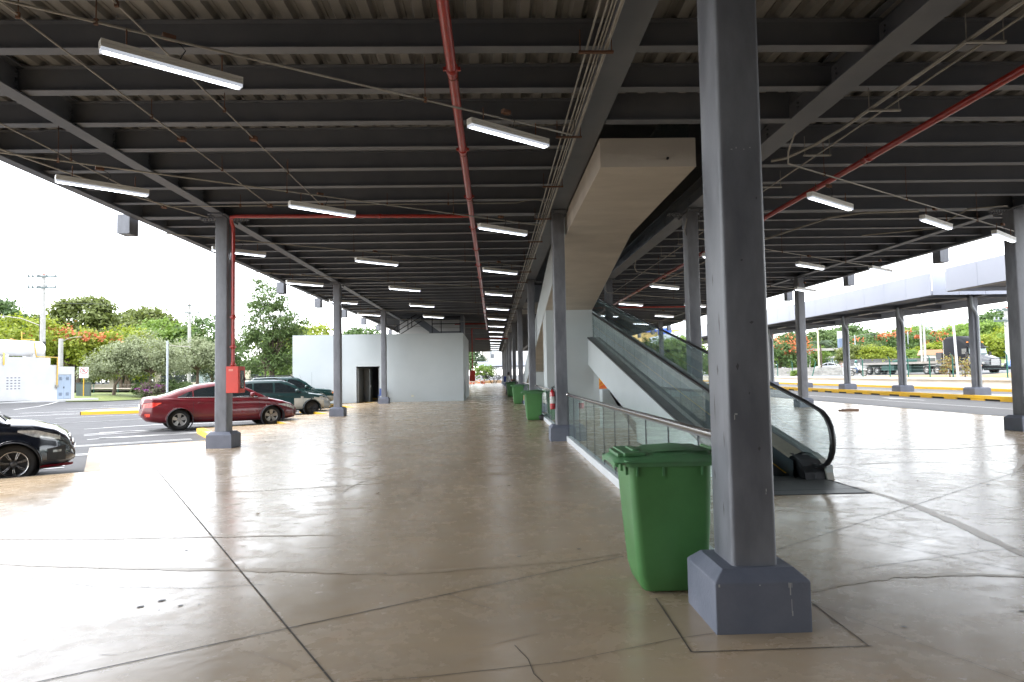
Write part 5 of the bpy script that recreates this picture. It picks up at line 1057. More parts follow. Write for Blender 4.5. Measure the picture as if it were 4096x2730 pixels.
# palms: slender trunk with drooping fronds
def palm(label, loc, h, r, seed):
    rnd = random.Random(seed); t = thing('palm_tree', label, 'palm', loc); m_ = MB(); m_.tube([(0,0,-.2),(.05,0,h*.5),(0,0,h)], [.16,.13,.1], 7); obj('trunk', m_, barkm, t)
    m_ = MB()
    for k in range(22):
        a = 2*math.pi*k/22+rnd.uniform(-.2,.2); e = rnd.uniform(-.1,.9); d = Vector((math.cos(a), math.sin(a), 0)); sd_ = Vector((-d.y, d.x, 0))
        pts = [Vector((0,0,h))+d*r*f*math.cos(e*.6)+Vector((0,0,r*(f*math.sin(e)-.75*f*f))) for f in (0,.25,.5,.75,1)]
        for j in range(4):
            for q in range(4):
                p = pts[j].lerp(pts[j+1], q/4)
                for s_ in (-1, 1): m_.add([p, p+sd_*s_*r*.16*(1-.12*j)+d*.15-Vector((0,0,.12*r*.6)), p+d*.12], [(0,1,2)])
    obj('crown', m_, L_con, t)
palm('palm with drooping fronds beside the tall plain pole', (53,106,1), 4.6, 2.6, 5); palm('far palm rising among the orange blossom', (72.5,124,1.5), 6.3, 2.2, 6)
# ================================================================== LEFT BACKGROUND: tank house, fence, poles
d_ = Vector((.196,.981,0)); t = thing('tank_house', 'white flat tank house with a blue grey double door and pierced vent blocks', 'building', (-36.0,56.2,.0), math.atan2(.981,.196))
# local x runs away from the camera along the wall, -y... front faces local -y
m_ = MB(); D0, D1 = -.13, 1.30
vx = [-4.72+.33*k for k in range(5)]
m_.box(-12, D0, 0, .15, .15, 2.93); m_.box(D1, 1.62, 0, .15, .15, 2.87); m_.box(D0, D1, 0, .15, 2.21, 2.87); m_.box(D0, D1, .12, .15, .15, 2.21)
m_.box(-12, 1.62, 3.6, 3.75, .15, 2.87); m_.box(1.47, 1.62, .15, 3.6, .15, 2.87); m_.box(-12, -11.85, .15, 3.6, .15, 2.93)
m_.box(-12, -2.09, -.001, 3.7, 2.93, 3.58); m_.box(-2.089, -.2, .6, 3.7, 2.93, 3.60); m_.box(-2.09, -.2, .0, .6, 2.93, 2.99); m_.box(-.2, 1.6, .15, 3.6, 2.75, 2.86)
obj('wall', m_, whitep, t)
m_ = MB(); m_.box(-13, 2.8, -1.3, 4.2, -.25, .15); obj('plinth', m_, whitep, t)
dgm = mat('blue grey door', (.33,.40,.50), .5); dr = MB(); dr.box(D0+.01, .575, .03, .07, .18, 2.19); dr.box(.585, D1-.01, .03, .07, .18, 2.19); do = obj('door', dr, dgm, t)
m_ = MB()
for x in (.08, .78):
    for z in (.45, 1.75):
        for k in range(5): m_.box(x, x+.30, .018, .03, z+k*.055, z+.028+k*.055)
obj('louvre', m_, mat('louvre dark', (.14,.17,.22), .6), do)
m_ = MB(); m_.box(.54, .60, .0, .03, 1.05, 1.2); obj('handle', m_, blackm, do)
m_ = MB()
for i in range(4):
    for k in range(5): m_.box(-4.70+.33*i, -4.70+.33*i+.17, -.004, .0, 1.10+.21*k, 1.165+.21*k)
obj('vent_block', m_, mat('vent shadow', (.10,.10,.14), .8), t)
yp = mat('yellow pipe', (.65,.42,.06), .5)
m_ = MB(); m_.tube([(-.19,-.06,1.3),(-.19,-.06,3.62),(-2.2,-.06,3.64),(-2.2,.2,5.0),(-2.9,.6,5.0),(-2.9,.6,5.6)], .05, 8); m_.tube([(-5.0,-.06,2.95),(-5.0,-.06,3.8),(-4.7,.3,3.85)], .05, 8); obj('yellow_pipe', m_, yp, t)
m_ = MB(); m_.box(-.35,-.12,-.14,-.001,1.15,1.35); m_.tube([(-.3,-.1,1.0),(-.25,-.1,1.2)], .03, 6); obj('valve', m_, galv, t)
t = thing('gas_tank', 'long white gas tank lying on the roof of the tank house', 'tank', (-36.0,56.2,.0), math.atan2(.981,.196))
m_ = MB(); pr_ = [(0,-5.5)]+[(.62*math.sin(R(a)), -5.1-.42*math.cos(R(a))) for a in (20,40,60,80,90)]+[(.62*math.sin(R(a)), -1.0+.42*math.cos(R(a))) for a in (90,80,60,40,20)]+[(0,-.58)]
m_.lathe(pr_, (0,1.0,4.32), 'X', 28); obj('shell', m_, mat('tank white', (.74,.74,.75), .35, 0, (.68,.68,.69), 1.2, 6), t)
m_ = MB()
for x in (-4.2, -1.8): m_.box(x-.12, x+.12, .5, 1.5, 3.58, 3.85)
obj('saddle', m_, whitep, t)
m_ = MB(); m_.lathe([(0,0),(.12,.0),(.12,.1),(.05,.12),(0,.14)], (-3.4,1.0,4.92), 'Z', 12); m_.box(-3.75,-3.05,.9,1.1,4.93,4.97); obj('valve', m_, mat('orange valve', (.7,.32,.1), .5), t)
m_ = MB(); m_.lathe([(0,-5.53),(.06,-5.53),(.06,-5.4)], (0,1.0,4.42), 'X', 12); obj('port', m_, blackm, t)
# no parking sign
t = thing('road_sign', 'white no parking sign with a red ring and black letter E on a yellow post', 'sign', (-37.45,62,.3), R(31))
m_ = MB(); m_.tube([(0,.03,-.2),(0,.03,1.6)], .04, 8); obj('post', m_, yellow, t)
m_ = MB(); m_.box(-.36,.36,-.01,.01,1.62,2.62); bd = obj('board', m_, mat('sign white', (.75,.75,.75), .5), t)
m_ = MB(); m_.lathe([(.25,-.016),(.30,-.016),(.30,-.011),(.25,-.011),(.25,-.016)], (0,0,2.28), 'Y', 32); m_.obox((0,-.0135,2.28), .54, .004, .05, 0, 0, R(45)); obj('red_ring', m_, mat('sign red', (.55,.03,.03), .5), bd)
m_ = MB(); m_.box(-.10,-.05,-.013,-.011,2.14,2.42)
for z in (2.14, 2.258, 2.375): m_.box(-.0499,.11,-.013,-.011,z,z+.045)
obj('letter', m_, blackm, bd)
def text(body, size, loc, rot, m_, parent, name='lettering', depth=.002):
    cu = bpy.data.curves.new(name, 'FONT'); cu.body = body; cu.size = size; cu.align_x = 'CENTER'; cu.extrude = depth
    o = bpy.data.objects.new(name, cu); COL.objects.link(o)
    bpy.context.view_layer.update(); me = bpy.data.meshes.new_from_object(o.evaluated_get(bpy.context.evaluated_depsgraph_get())); bpy.data.objects.remove(o)
    me.materials.clear(); me.materials.append(m_); n_ = bpy.data.objects.new(name, me); COL.objects.link(n_); n_.parent = parent; n_.location = loc; n_.rotation_euler = rot; return n_
text('NO', .13, (0,-.013,1.84), (R(90),0,0), blackm, bd); text('ESTACIONE', .10, (0,-.013,1.69), (R(90),0,0), blackm, bd)
t = thing('transformer_box', 'grey green metal cabinet between the tank house and the no parking sign', 'cabinet', (-37.8,62.6,.2), R(25))
m_ = MB(); m_.box(-.55,.55,-.4,.4,0,1.22); obj('case', m_, mat('grey green', (.10,.13,.125), .5), t, bevel=.02); m_ = MB(); m_.box(-.6,.6,-.45,.45,1.225,1.30); obj('lid', m_, mat('grey green dark', (.07,.09,.09), .5), t); m_ = MB(); m_.box(-.2,.5,-.42,-.405,.1,1.1); obj('door', m_, mat('grey green door', (.12,.15,.145), .5), t)
# boundary fence with cream posts and arched metal panels
cream = mat('cream render', (.58,.52,.42), .8, 0, (.50,.45,.36), 1, 6); iron = mat('dark iron', (.05,.06,.075), .5)
t = thing('boundary_fence', 'dark arched iron fence between cream posts on a low cream wall', 'fence', (-56,92.5,.35), R(0))
m_ = MB(); m_.box(-2,30,-.1,.1,-.3,.85); obj('low_wall', m_, cream, t)
for k in range(6): m_ = MB(); m_.box(-2.4+6.1*k,-1.8+6.1*k,-.25,.25,-.3,2.25); m_.box(-2.5+6.1*k,-1.7+6.1*k,-.3,.3,2.251,2.36); obj('post', m_, cream, t)
for k in range(5):
    x0 = -1.8+6.1*k; m_ = MB(); m_.box(x0,x0+5.5,-.03,.03,.9,.96); m_.box(x0,x0+5.5,-.03,.03,1.72,1.78)
    for j in range(37): m_.box(x0+.03+.15*j, x0+.06+.15*j, -.015, .015, .9, 1.76)
    for r in (1.15, .95): m_.tube([(x0+2.75+r*1.25*math.cos(R(180*q/16)), 0, 1.74+r*.72*math.sin(R(180*q/16))) for q in range(17)], .035, 5)
    for j in range(9): m_.box(x0+1.8+.24*j, x0+1.83+.24*j, -.015, .015, 1.74, 2.2)
    obj('iron_panel', m_, iron, t)
t = thing('wire_fence', 'low dark green fence posts with wire in front of the cream wall', 'fence', (-43.6,74,.25), 0)
for k in range(7): m_ = MB(); m_.tube([(2.6*k,.0,-.2),(2.6*k,.0,1.0)], .05, 6); obj('post', m_, mat('fence green', (.012,.09,.07), .5), t)
m_ = MB()
for z in (.3,.6,.9): m_.tube([(0,0,z),(15.6,0,z)], .012, 4)
obj('wire', m_, galv, t)
t = thing('guard_house', 'small white guard house with glazed sides behind the grey green trees', 'building', (-35.6,85,.2), 0)
m_ = MB(); m_.box(-1.2,1.2,-1,1,0,.9); obj('wall', m_, whitep, t); m_ = MB(); m_.box(-1.25,1.25,-1.1,1.1,2.3,3.4); obj('roof', m_, whitep, t); m_ = MB(); m_.box(-1.15,1.15,-.95,.95,.9,2.3); obj('window', m_, mat('pale pane', (.25,.32,.33), .1), t)
m_ = MB()
for x in (-1.15,-.4,.4,1.15): m_.box(x-.05,x+.05,-1.0,-.955,.9,2.3)
obj('mullion', m_, whitep, t)
concp = mat('pole concrete', (.42,.41,.39), .8, 0, (.34,.33,.31), 2, 6)
def upole(label, x, y, h, zb=.2):
    t = thing('utility_pole', label, 'pole', (x,y,zb), 0, 'utility poles beyond the car park'); m_ = MB(); m_.tube([(0,0,-.3),(0,0,h)], [.32,.24], 8); obj('shaft', m_, concp, t)
    for z in (h-.25, h-1.6):
        m_ = MB(); m_.box(-1.75,1.75,-.26,-.14,z-.09,z+.09); m_.tube([(0,-.1,z-.9),(-.9,-.1,z-.05)], .025, 4); m_.tube([(0,-.1,z-.9),(.9,-.1,z-.05)], .025, 4); ca = obj('cross_arm', m_, mat('arm green grey', (.09,.12,.12), .6), t)
        m_ = MB()
        for q in (-1.65,-1.15,-.55,-.3,.55,1.6): m_.lathe([(0,0),(.09,.0),(.12,.12),(.07,.24),(.10,.36),(0,.4)], (q,-.2,z+.09), 'Z', 8)
        obj('insulator', m_, mat('insulator grey', (.25,.27,.28), .4), ca)
    m_ = MB(); m_.lathe([(0,0),(.17,0),(.17,.25),(0,.25)], (0,0,h-.1), 'Z', 8); obj('cap', m_, mat('cap red', (.5,.08,.05), .6), t); return t
t = upole('tall concrete utility pole with two cross arms behind the gas tank', -41.2, 62, 15.0)
t.scale = (.75,.85,.75)
m_ = MB(); m_.tube([(0,-.2,5.5),(0,-.5,7),(-.2,-.3,11)], .03, 5); m_.tube([(0,-.2,11.2),(-.8,-.3,10.9),(-1.6,-.3,11.2),(-2.0,-.3,10.9)], .04, 5); m_.lathe([(0,0),(.16,0),(.16,.5),(0,.5)], (.35,-.2,6.3), 'Z', 8); obj('cable_gear', m_, blackm, t)
m_ = MB(); m_.tube([(-.1,0,8.7),(-2.6,0,9.7),(-4.6,0,10.0)], .05, 6); m_.box(-5.3,-4.5,-.12,.12,9.95,10.05); obj('lamp_arm', m_, galv, t)
t = upole('smaller far utility pole with two cross arms left of the first car park column', -38.3, 85, 15.3)
t.scale = (.74,.85,.715)
m_ = MB(); m_.tube([(-.1,0,4.8),(-3,0,5.9),(-5,0,6.2)], .05, 6); m_.box(-5.8,-4.9,-.12,.12,6.15,6.26); obj('lamp_arm', m_, galv, t)
upole('far utility pole top peeping over the pale building', -24.6, 98, 9.0, -.1)
def lamp_post(label, x, y, z, h, arm, m_, r=.09, cat='lamp post'):
    t = thing('street_lamp', label, cat, (x,y,z)); q = MB(); q.tube([(0,0,-.3),(0,0,h)], [r*1.2, r], 8); obj('post', q, m_, t)
    for dx, dz in arm: q = MB(); q.tube([(0,0,h-.35),(dx*.5,0,h-.35+dz*.75),(dx,0,h-.35+dz)], .03, 6); q.box(min(dx,dx*1.35), max(dx,dx*1.35), -.09, .09, h-.38+dz, h-.31+dz); obj('lamp_arm', q, galv, t)
    return t
lamp_post('slim grey lamp post with one arm in front of the bushes', -30.4, 63, .1, 5.15, [(1.5,-.2)], mat('lamp grey', (.40,.43,.47), .5))
lamp_post('square pale concrete lamp pole right behind the tank house', -42.1, 66, .2, 5.6, [(1.4,.5)], concp, .2)
for i, (z0, z1, y0, y1) in enumerate(((15.2,15.3,85,118),(13.9,13.8,85,118),(9.2,10.2,84,118),(8.6,9.7,83.9,118),(7.9,9.1,84,117),(5.4,6.2,80,112),(4.4,5.0,79,110))):
    pts = []
    for k in range(21):
        f = k/20; x = -86+(58)*f; y = y0-4+(y1-y0+22)*f; sag = 1.2*(1-(2*((f*2) % 1)-1)**2)
        pts.append((x, y, z0+(z1-z0)*f-.5*sag))
    tag(obj('power_line', MB().tube(pts, .03, 4), mat('wire dark', (.10,.10,.11), .7)), '%s power line from the top, strung along the trees left of the hall' % NTH[i], 'power line', 'power lines strung along the trees')
# ================================================================== RIGHT BACKGROUND: bus bay canopy, wall, highway, hillside
t0 = None
def bay_col(y, label):
    global t0
    if t0 is None:
        t = thing('canopy_post', label, 'column', (0,0,0), 0, 'posts of the bus bay canopy'); q = MB(); q.rbox(-.16,.16,-.17,.17,.3,5.1,.03); obj('shaft', q, steel, t)
        p = MB(); b, c_ = .42, .36; pts = [[(x*b,y_*b,z) for x, y_ in ((-1,-1),(1,-1),(1,1),(-1,1))] for z in (0,.33)]+[[(x*c_,y_*c_,.39) for x, y_ in ((-1,-1),(1,-1),(1,1),(-1,1))]]; p.grid(pts, smooth=False, closed=True); p.add(pts[2], [(0,1,2,3)]); obj('plinth', p, plinth, t, fix=True)
        q = MB(); q.tube([(.04,-.245,.39),(.04,-.245,3.9),(.0,-.245,4.15),(-.22,-.26,4.5),(-.25,-.26,4.8),(-.25,-.26,5.05)], .07, 10); obj('downpipe', q, mat('downpipe grey', (.30,.32,.34), .45, .2), t); t0 = t
    else: t = dup(t0, label, (0,0,0))
    t.location = (24.65, y, .10)
for i, y in enumerate((27.2, 33.3, 39.45, 45.7, 52, 58.2, 64.4)):
    bay_col(y, ['first bus bay canopy post, half hidden at the right edge','bus bay canopy post in front of the truck cab','bus bay canopy post in front of the trailer wheels','bus bay canopy post left of the motorcycle','bus bay canopy post mostly hidden behind the dark hall column','sixth bus bay canopy post, far along the island','seventh bus bay canopy post, farthest along the island'][i])
whitec = mat('white panel', (.43,.45,.51), .5, 0, (.40,.42,.48), .4, 4); soff = mat('canopy soffit', (.085,.088,.10), .6)
def fascia(mb, x, y0, y1, z0, z1, n):
    st = (y1-y0)/n
    for k in range(n): mb.box(x, x+.06, y0+k*st+.012, y0+(k+1)*st-.012, z0, z1)
    mb.box(x+.008, x+.05, y0, y1, z0+.01, z1-.01)
t = thing('bus_bay_canopy', 'long white panelled bus bay canopy with a dark underside on grey posts', 'canopy', (0,0,0))
m_ = MB(); fascia(m_, 21.9, 32.4, 92, 5.14, 6.28, 30); obj('front_fascia', m_, whitec, t)
m_ = MB(); fascia(m_, 27.3, 32.4, 92, 4.95, 6.28, 26); obj('rear_fascia', m_, whitec, t)
m_ = MB()
for k in range(4): m_.box(21.97+1.34*k, 21.97+1.34*k+1.32, 32.35, 32.4, 5.14, 6.30)
obj('end_fascia', m_, whitec, t)
m_ = MB(); m_.box(21.97,27.29,32.42,92,5.30,5.36); obj('soffit', m_, soff, t)
m_ = MB(); m_.box(21.94,22.1,32.42,92,5.10,5.138); m_.box(24.5,24.8,32.42,92,5.08,5.29)
for y in (33.3,39.45,45.7,52,58.2,64.4): m_.box(22.0,27.2,y-.1,y+.1,5.06,5.295)
obj('steel_frame', m_, soff, t)
for y in (36.4,42.5,48.8,55): m_ = MB(); m_.box(24.2,24.35,y-.7,y+.7,5.02,5.075); obj('strip_light', m_, lampw, t)
t = thing('bus_bay_canopy', 'nearer white panelled canopy at the right edge, stepped above the long one', 'canopy', (0,0,0))
m_ = MB(); fascia(m_, 21.2, 14, 30.3, 5.08, 6.16, 8); obj('front_fascia', m_, whitec, t)
m_ = MB(); m_.box(21.27,27.3,14,30.35,5.24,5.30); obj('soffit', m_, soff, t)
m_ = MB(); m_.box(21.27,27.3,30.3,30.36,5.08,6.16); obj('end_fascia', m_, whitec, t)
m_ = MB(); m_.box(21.26,21.5,14,30.3,5.05,5.078); obj('trim', m_, conc2, t)
# yellow kerb blocks with drain gaps, yellow rail kerb, white wall
t = thing('island_kerb', 'yellow kerb blocks with dark drain gaps along the bus island', 'kerb', (0,0,0))
k_ = MB(); gp = MB(); y = 26.0
while y < 92:
    k_.box(23.93,24.03,y,y+1.95,-.04,.112); k_.box(23.94,24.03,y,y+.95,-.16,-.0401)
    k_.box(24.031,24.25,y,y+1.95,.10,.114); gp.box(23.975,24.0,y+.97,y+1.94,-.149,-.041); y += 1.96
obj('block', k_, yellow, t); obj('drain_gap', gp, blackm, t)
m_ = MB(); m_.box(32.9,33.2,20,130,-.2,.04); tag(obj('kerb', m_, yellow), 'yellow kerb at the foot of the long low white wall', 'kerb')
t = thing('low_wall', 'long low white wall with a coping on the far side of the bus lane', 'wall', (0,0,0))
bw_ = mat('bright white wall', (.80,.80,.81), .6, 0, (.74,.74,.745), .6, 6); m_ = MB(); m_.box(33.5,33.75,14,135,-.2,.58); obj('wall', m_, bw_, t); m_ = MB(); m_.box(33.42,33.83,14,135,.581,.74); obj('coping', m_, bw_, t)
# fence on the wall
gfm = mat('fence green paint', (.008,.10,.07), .45)
t = thing('wire_fence', 'dark green posts of a wire fence standing on the low white wall', 'fence', (33.95,0,.7))
for i, y in enumerate((43,46,48.2,50.8,53.5,56,60.2,62.8,70,74.6,78.5,83)):
    m_ = MB(); tl = .35 if y == 70 else 0
    m_.tube([(0,y,-.1),(tl,y-tl*.6,1.55)], .05, 6); m_.tube([(tl,y-tl*.6,1.55),(tl-.15,y-tl*.6,1.8)], .03, 6); m_.box(-.06,.06,y-.06,y+.06,0,.08); obj('post', m_, gfm, t)
m_ = MB()
for z in (.15,.4,.65,.9,1.15,1.4):
    m_.tube([(0,40,z),(0,69,z)], .007, 4)
obj('wire', m_, mat('thin wire', (.2,.3,.28), .5), t)
# highway, earth bank, hillside
hw = MB(); hx = [33.8,46,50,58,66,80,110,160,320]; hz = [.64,.66,.78,1.25,1.8,2.6,5.0,6,6]; hy = [-40,40,70,100,140,200,420]
hw.grid([[(x,y,z) for y in hy] for x, z in zip(hx, hz)], smooth=False); hw.add([(33.8,-40,-.3),(33.8,420,-.3),(33.8,420,.64),(33.8,-40,.64)], [(0,1,2,3)])
struct('highway', hw, mat('highway asphalt', (.17,.17,.17), .9, 0, (.13,.13,.13), .5, 8, .2, 60), fix=True)
hl = MB(); hl.grid([[(x,y,z+.03) for y in (60,86,100,140,420)] for x, z in ((56,1.1),(66,1.8),(80,2.6),(110,5),(320,6.1))], smooth=False); struct('hill', hl, grassm, fix=True)
for nm, pts in (('earth_bank', [(36.6,33,.66),(37.5,50,.67),(40.6,56,.68),(44,52,.7),(46,40,.7),(45,28,.7)]),):
    m_ = MB(); c = Vector((41.5,42,1.55)); m_.add([Vector(p) for p in pts]+[c, c+Vector((1.5,-8,.35))], [(0,1,6),(1,2,6),(2,3,6),(3,4,6),(4,7,6),(4,5,7),(5,0,7),(0,6,7)]); tag(obj(nm, m_, dirtm, fix=True), kind='structure')
m_ = MB(); m_.add([(36,56,.672),(37.2,70,.672),(47,72,.672),(47,58,.672)], [(0,1,2,3)]); struct('earth_strip', m_, dirtm)
m_ = MB(); m_.box(34.3,34.5,30,68,.64,.72); tag(obj('kerb', m_, yellow), 'low faded yellow kerb just behind the white wall', 'kerb')
t = thing('concrete_barrier', 'weathered concrete barrier along the highway behind the motorcycle', 'barrier', (0,0,0))
bw = mat('weathered concrete', (.33,.32,.29), .9, 0, (.13,.125,.115), 1.3, 10, .2, 20, stretch=(1,1,2.2), lo=.35, hi=.7)
m_ = MB()
for k in range(14):
    a = Vector((32.5,97,0)).lerp(Vector((54.5,76,0)), k/14); b = Vector((32.5,97,0)).lerp(Vector((54.5,76,0)), (k+.985)/14); n_ = Vector((.69,.72,0))
    m_.add([a-n_*.25+Vector((0,0,.6)), b-n_*.25+Vector((0,0,.6)), b-n_*.1+Vector((0,0,1.72)), a-n_*.1+Vector((0,0,1.72)), b+n_*.1+Vector((0,0,1.72)), a+n_*.1+Vector((0,0,1.72))], [(0,1,2,3),(3,2,4,5)])
obj('block', m_, bw, t, fix=True)
# poles and lamps
m_ = MB(); m_.tube([(0,0,-.3),(0,0,6.4)], [.14,.10], 8); tag(obj('pole', m_, mat('cream pole', (.50,.46,.33), .7)), 'tall plain cream pole in front of the palm', 'pole').location = (44.7,90,.7)
for lab, x, y, h in (('left one of two close pale poles right of the flame tree', 57.8, 88, 8.6), ('right one of two close pale poles right of the flame tree', 56.95, 86, 8.6)):
    m_ = MB(); m_.tube([(0,0,-.3),(0,0,h)], [.15,.12], 8); o = tag(obj('pole', m_, concp), lab, 'pole'); o.location = (x,y,1.0)
m_ = MB(); m_.tube([(.16,0,-.1),(-.02,0,4.9)], [.085,.08], 8); tag(obj('pole', m_, mat('white pole', (.6,.61,.63), .5)), 'leaning white pole right in front of the truck cab', 'pole').location = (34.5,48.7,.64)
upole('utility pole with a red cap at the right edge beyond the truck', 63.4, 80, 7.6, 1.0)
for lab, x, y, z in (('double armed street lamp over the round shrubby trees', 63.7,115,1.2), ('double armed street lamp in front of the flame tree blossom', 75.1,118,1.8)):
    lamp_post(lab, x, y, z, 6.1, [(-2.0,.35),(2.0,.5)], mat('lamp grey', (.4,.43,.47), .5), .07)
lamp_post('street lamp with one arm behind the dark bus lane column', 43.4, 104, .8, 6.6, [(2.4,.5)], MATS['lamp grey'], .07)
# white wall with sign, hut, pale towers, sign tower
t = thing('sign_wall', 'white framed sign wall on a grass bank beyond the barrier', 'sign', (57.9,112,1.9), R(-28))
m_ = MB(); m_.box(-1.2,1.2,-.1,.1,-.5,1.7); obj('wall', m_, whitep, t); m_ = MB(); m_.box(-.9,1.0,-.12,-.101,.35,1.35); obj('panel', m_, mat('sign dark green', (.10,.16,.15), .4), t); m_ = MB()
for k in range(4): m_.box(-.6+.36*k,-.38+.36*k,-.13,-.121,.6,1.1)
obj('emblem', m_, mat('pale emblem', (.45,.5,.5), .5), t); m_ = MB(); m_.box(-2.6,-1.2,-.1,.1,-.5,.35); obj('side_wall', m_, mat('salmon wall', (.55,.16,.12), .7), t)
t = thing('hut', 'small white hut with a salmon tiled roof behind the trailer', 'building', (64.2,96,1.6), R(-20))
m_ = MB(); m_.box(-.9,1.2,-1,1,-.3,1.7); obj('wall', m_, whitep, t); m_ = MB(); m_.prism([(-1.3,1.65),(1.6,1.65),(1.3,2.4),(-1.0,2.4)], -1.3, 1.3, 'Y'); obj('roof', m_, mat('salmon roof', (.50,.26,.17), .8), t, fix=True)
t = thing('timber_fence', 'grey board fence along the foot of the hillside behind the trailer', 'fence', (51,95.2,1.2), math.atan2(-.3,15))
for k in range(5): m_ = MB(); m_.box(3*k,3*k+2.97,-.04,.04,0,1.6); obj('board_panel', m_, mat('grey boards', (.14,.13,.13), .8, 0, (.09,.085,.085), 9, 4, stretch=(6,1,.3)), t)
t = thing('guard_rail', 'white topped guard rail with short posts behind the motorcycle and trailer', 'rail', (43.2,81,.7), math.atan2(-4,19))
m_ = MB(); m_.box(0,19,-.03,.03,.85,1.1); obj('rail', m_, mat('rail grey', (.45,.45,.43), .6), t)
for k in range(11): m_ = MB(); m_.box(1.8*k,1.8*k+.16,-.08,.08,0,1.45); obj('post', m_, whitep, t)
t = thing('sign_tower', 'white and blue grey sign tower beside a pink block, behind the canopy posts', 'tower', (58.1,109,1.3))
m_ = MB(); m_.box(-.55,.55,-.3,.3,3.6,5.2); obj('blue_panel', m_, mat('tower blue', (.13,.17,.26), .5), t); m_ = MB(); m_.box(-.55,.55,-.3,.3,5.21,6.4); obj('white_panel', m_, whitep, t); m_ = MB(); m_.box(-.5,.5,-.4,.4,-.3,3.59); obj('base', m_, mat('pink block', (.50,.33,.28), .8), t)
m_ = MB(); m_.box(-6,-.6,-.2,.2,3.2,3.6); m_.tube([(-5.5,0,3.2),(-5.5,0,0)], .15, 6); obj('bridge_beam', m_, conc2, t)
def towerb(label, x, y, wd, h, m_, rows, cols):
    t = thing('tower_block', label, 'building', (x,y,0), R(-30), 'pale tower blocks on the skyline'); q = MB(); q.box(-wd/2,wd/2,-6,6,0,h); obj('wall', q, m_, t)
    cw = wd/(cols*2+1)
    for c in range(cols):
        for r_ in range(rows):
            z = h-2.4-3.1*r_; x_ = -wd/2+cw*(2*c+1); obj('window', MB().box(x_, x_+cw, -6.05, -6.001, z-1.5, z), mat('far window', (.30,.32,.36), .4), t)
towerb('pale white tower block, leftmost on the skyline', 320,500,13,40,whitep,10,4); towerb('pale white tower block right behind the close pale poles', 333,500,11,40,whitep,10,3); towerb('low wide pale grey block on the skyline', 356,520,16,35,mat('far grey wall', (.48,.48,.52), .8),6,5); towerb('grey terraced tower on the skyline at the right edge', 314,400,9,33,mat('far mid grey wall', (.33,.35,.38), .8),9,2)
# buildings glimpsed through the walkway glass
t = thing('shop_building', 'far building with a blue sign board and an ochre front, glimpsed above the glass walkway', 'building', (25.8,98,-.15))
m_ = MB(); m_.box(-3.4,2.4,1,8,0,8.0); obj('wall', m_, mat('ochre front', (.62,.42,.14), .8), t); m_ = MB(); m_.box(-1.0,1.0,.6,1.0,7.2,8.2); obj('sign_board', m_, mat('sign blue', (.03,.10,.50), .5), t); m_ = MB(); m_.box(-3.6,-1.2,.8,1.0,7.6,8.0); obj('blue_band', m_, mat('sign blue', (.03,.10,.50), .5), t)
# ---- far end of the hall
t = thing('end_building', 'white building with a dark window beyond the far end of the hall', 'building', (0,172,-.15))
m_ = MB(); m_.box(-2.9,12,0,8,3.0,14); obj('wall', m_, whitep, t); m_ = MB(); m_.box(-.6,.3,-.05,0,5.9,7.6); obj('window', m_, mat('far dark window', (.12,.13,.14), .3), t); m_ = MB(); m_.box(-2.9,-1.5,-.3,0,4.9,14); obj('stone_bay', m_, conc, t)
t = thing('end_canopy', 'pale canopy edge hanging beyond the far end of the hall', 'canopy', (0,150,-.15))
m_ = MB(); m_.box(-3.4,12,0,8,3.58,4.6); obj('fascia', m_, whitec, t); m_ = MB(); m_.box(-3.2,12,.2,8,3.4,3.57); obj('soffit', m_, soff, t)
for x in (-1.0, 5): m_ = MB(); m_.box(x-.15,x+.15,3,3.3,0,3.4); obj('post', m_, concp, t)
t = thing('bare_tree', 'twisted dark tree with few leaves at the far end of the hall', 'tree', (.1,113,0)); rnd = random.Random(3)
m_ = MB()
def grow(p, d, L_, r, n):
    q = p+d*L_; m_.tube([p, p.lerp(q,.5)+Vector((rnd.uniform(-.12,.12),0,rnd.uniform(-.1,.1)))*L_, q], [r, r*.8, r*.62], 5)
    if n: 
        for _ in range(3 if n > 2 else 2): grow(q, (d+Vector((rnd.gauss(0,.75), rnd.gauss(0,.4), rnd.gauss(-.05,.5)))).normalized(), L_*.74, r*.62, n-1)
for k in range(3): grow(Vector((-.3+.3*k,0,0)), Vector((-.5+.5*k,0,.9)).normalized(), .75, .10, 5)
obj('branches', m_, mat('black bark', (.015,.016,.018), .9), t)
m_ = MB(); leaves(m_, rnd, [(.1,0,2.3,.9,.6,.7),(-.9,0,.9,.5,.4,.4),(.9,0,.8,.6,.4,.5)], 26, 16, .08, .25); obj('foliage', m_, leaf_mat('leaf far dark', (.03,.045,.02), (.06,.09,.03)), t)
make_tree(95, 'green hanging tree at the far end of the hall, left of the pale canopy', [(0,0,3.6,1.0,1.5,1.6),(-.6,0,5,1.4,1.5,1.4)], L_mid, 40, 30, .2, .6, (.12,0), loc=(-4.4,126,-.15)); make_tree(96, 'pale green tree behind the bare dark tree', [(0,0,2.2,2.2,1.5,1.5)], L_bri, 40, 30, .2, .7, (.12,0), loc=(-1.9,140,-.15))
make_tree(97, 'far blue green tree beside the white end building', [(0,0,6,2.4,2,3)], L_con, 40, 30, .3, 1, (.2,0), loc=(-4.6,165,-.15))
orange = mat('orange cone', (.75,.14,.02), .5); bandw = mat('cone band', (.7,.7,.7), .5)
c0_ = None
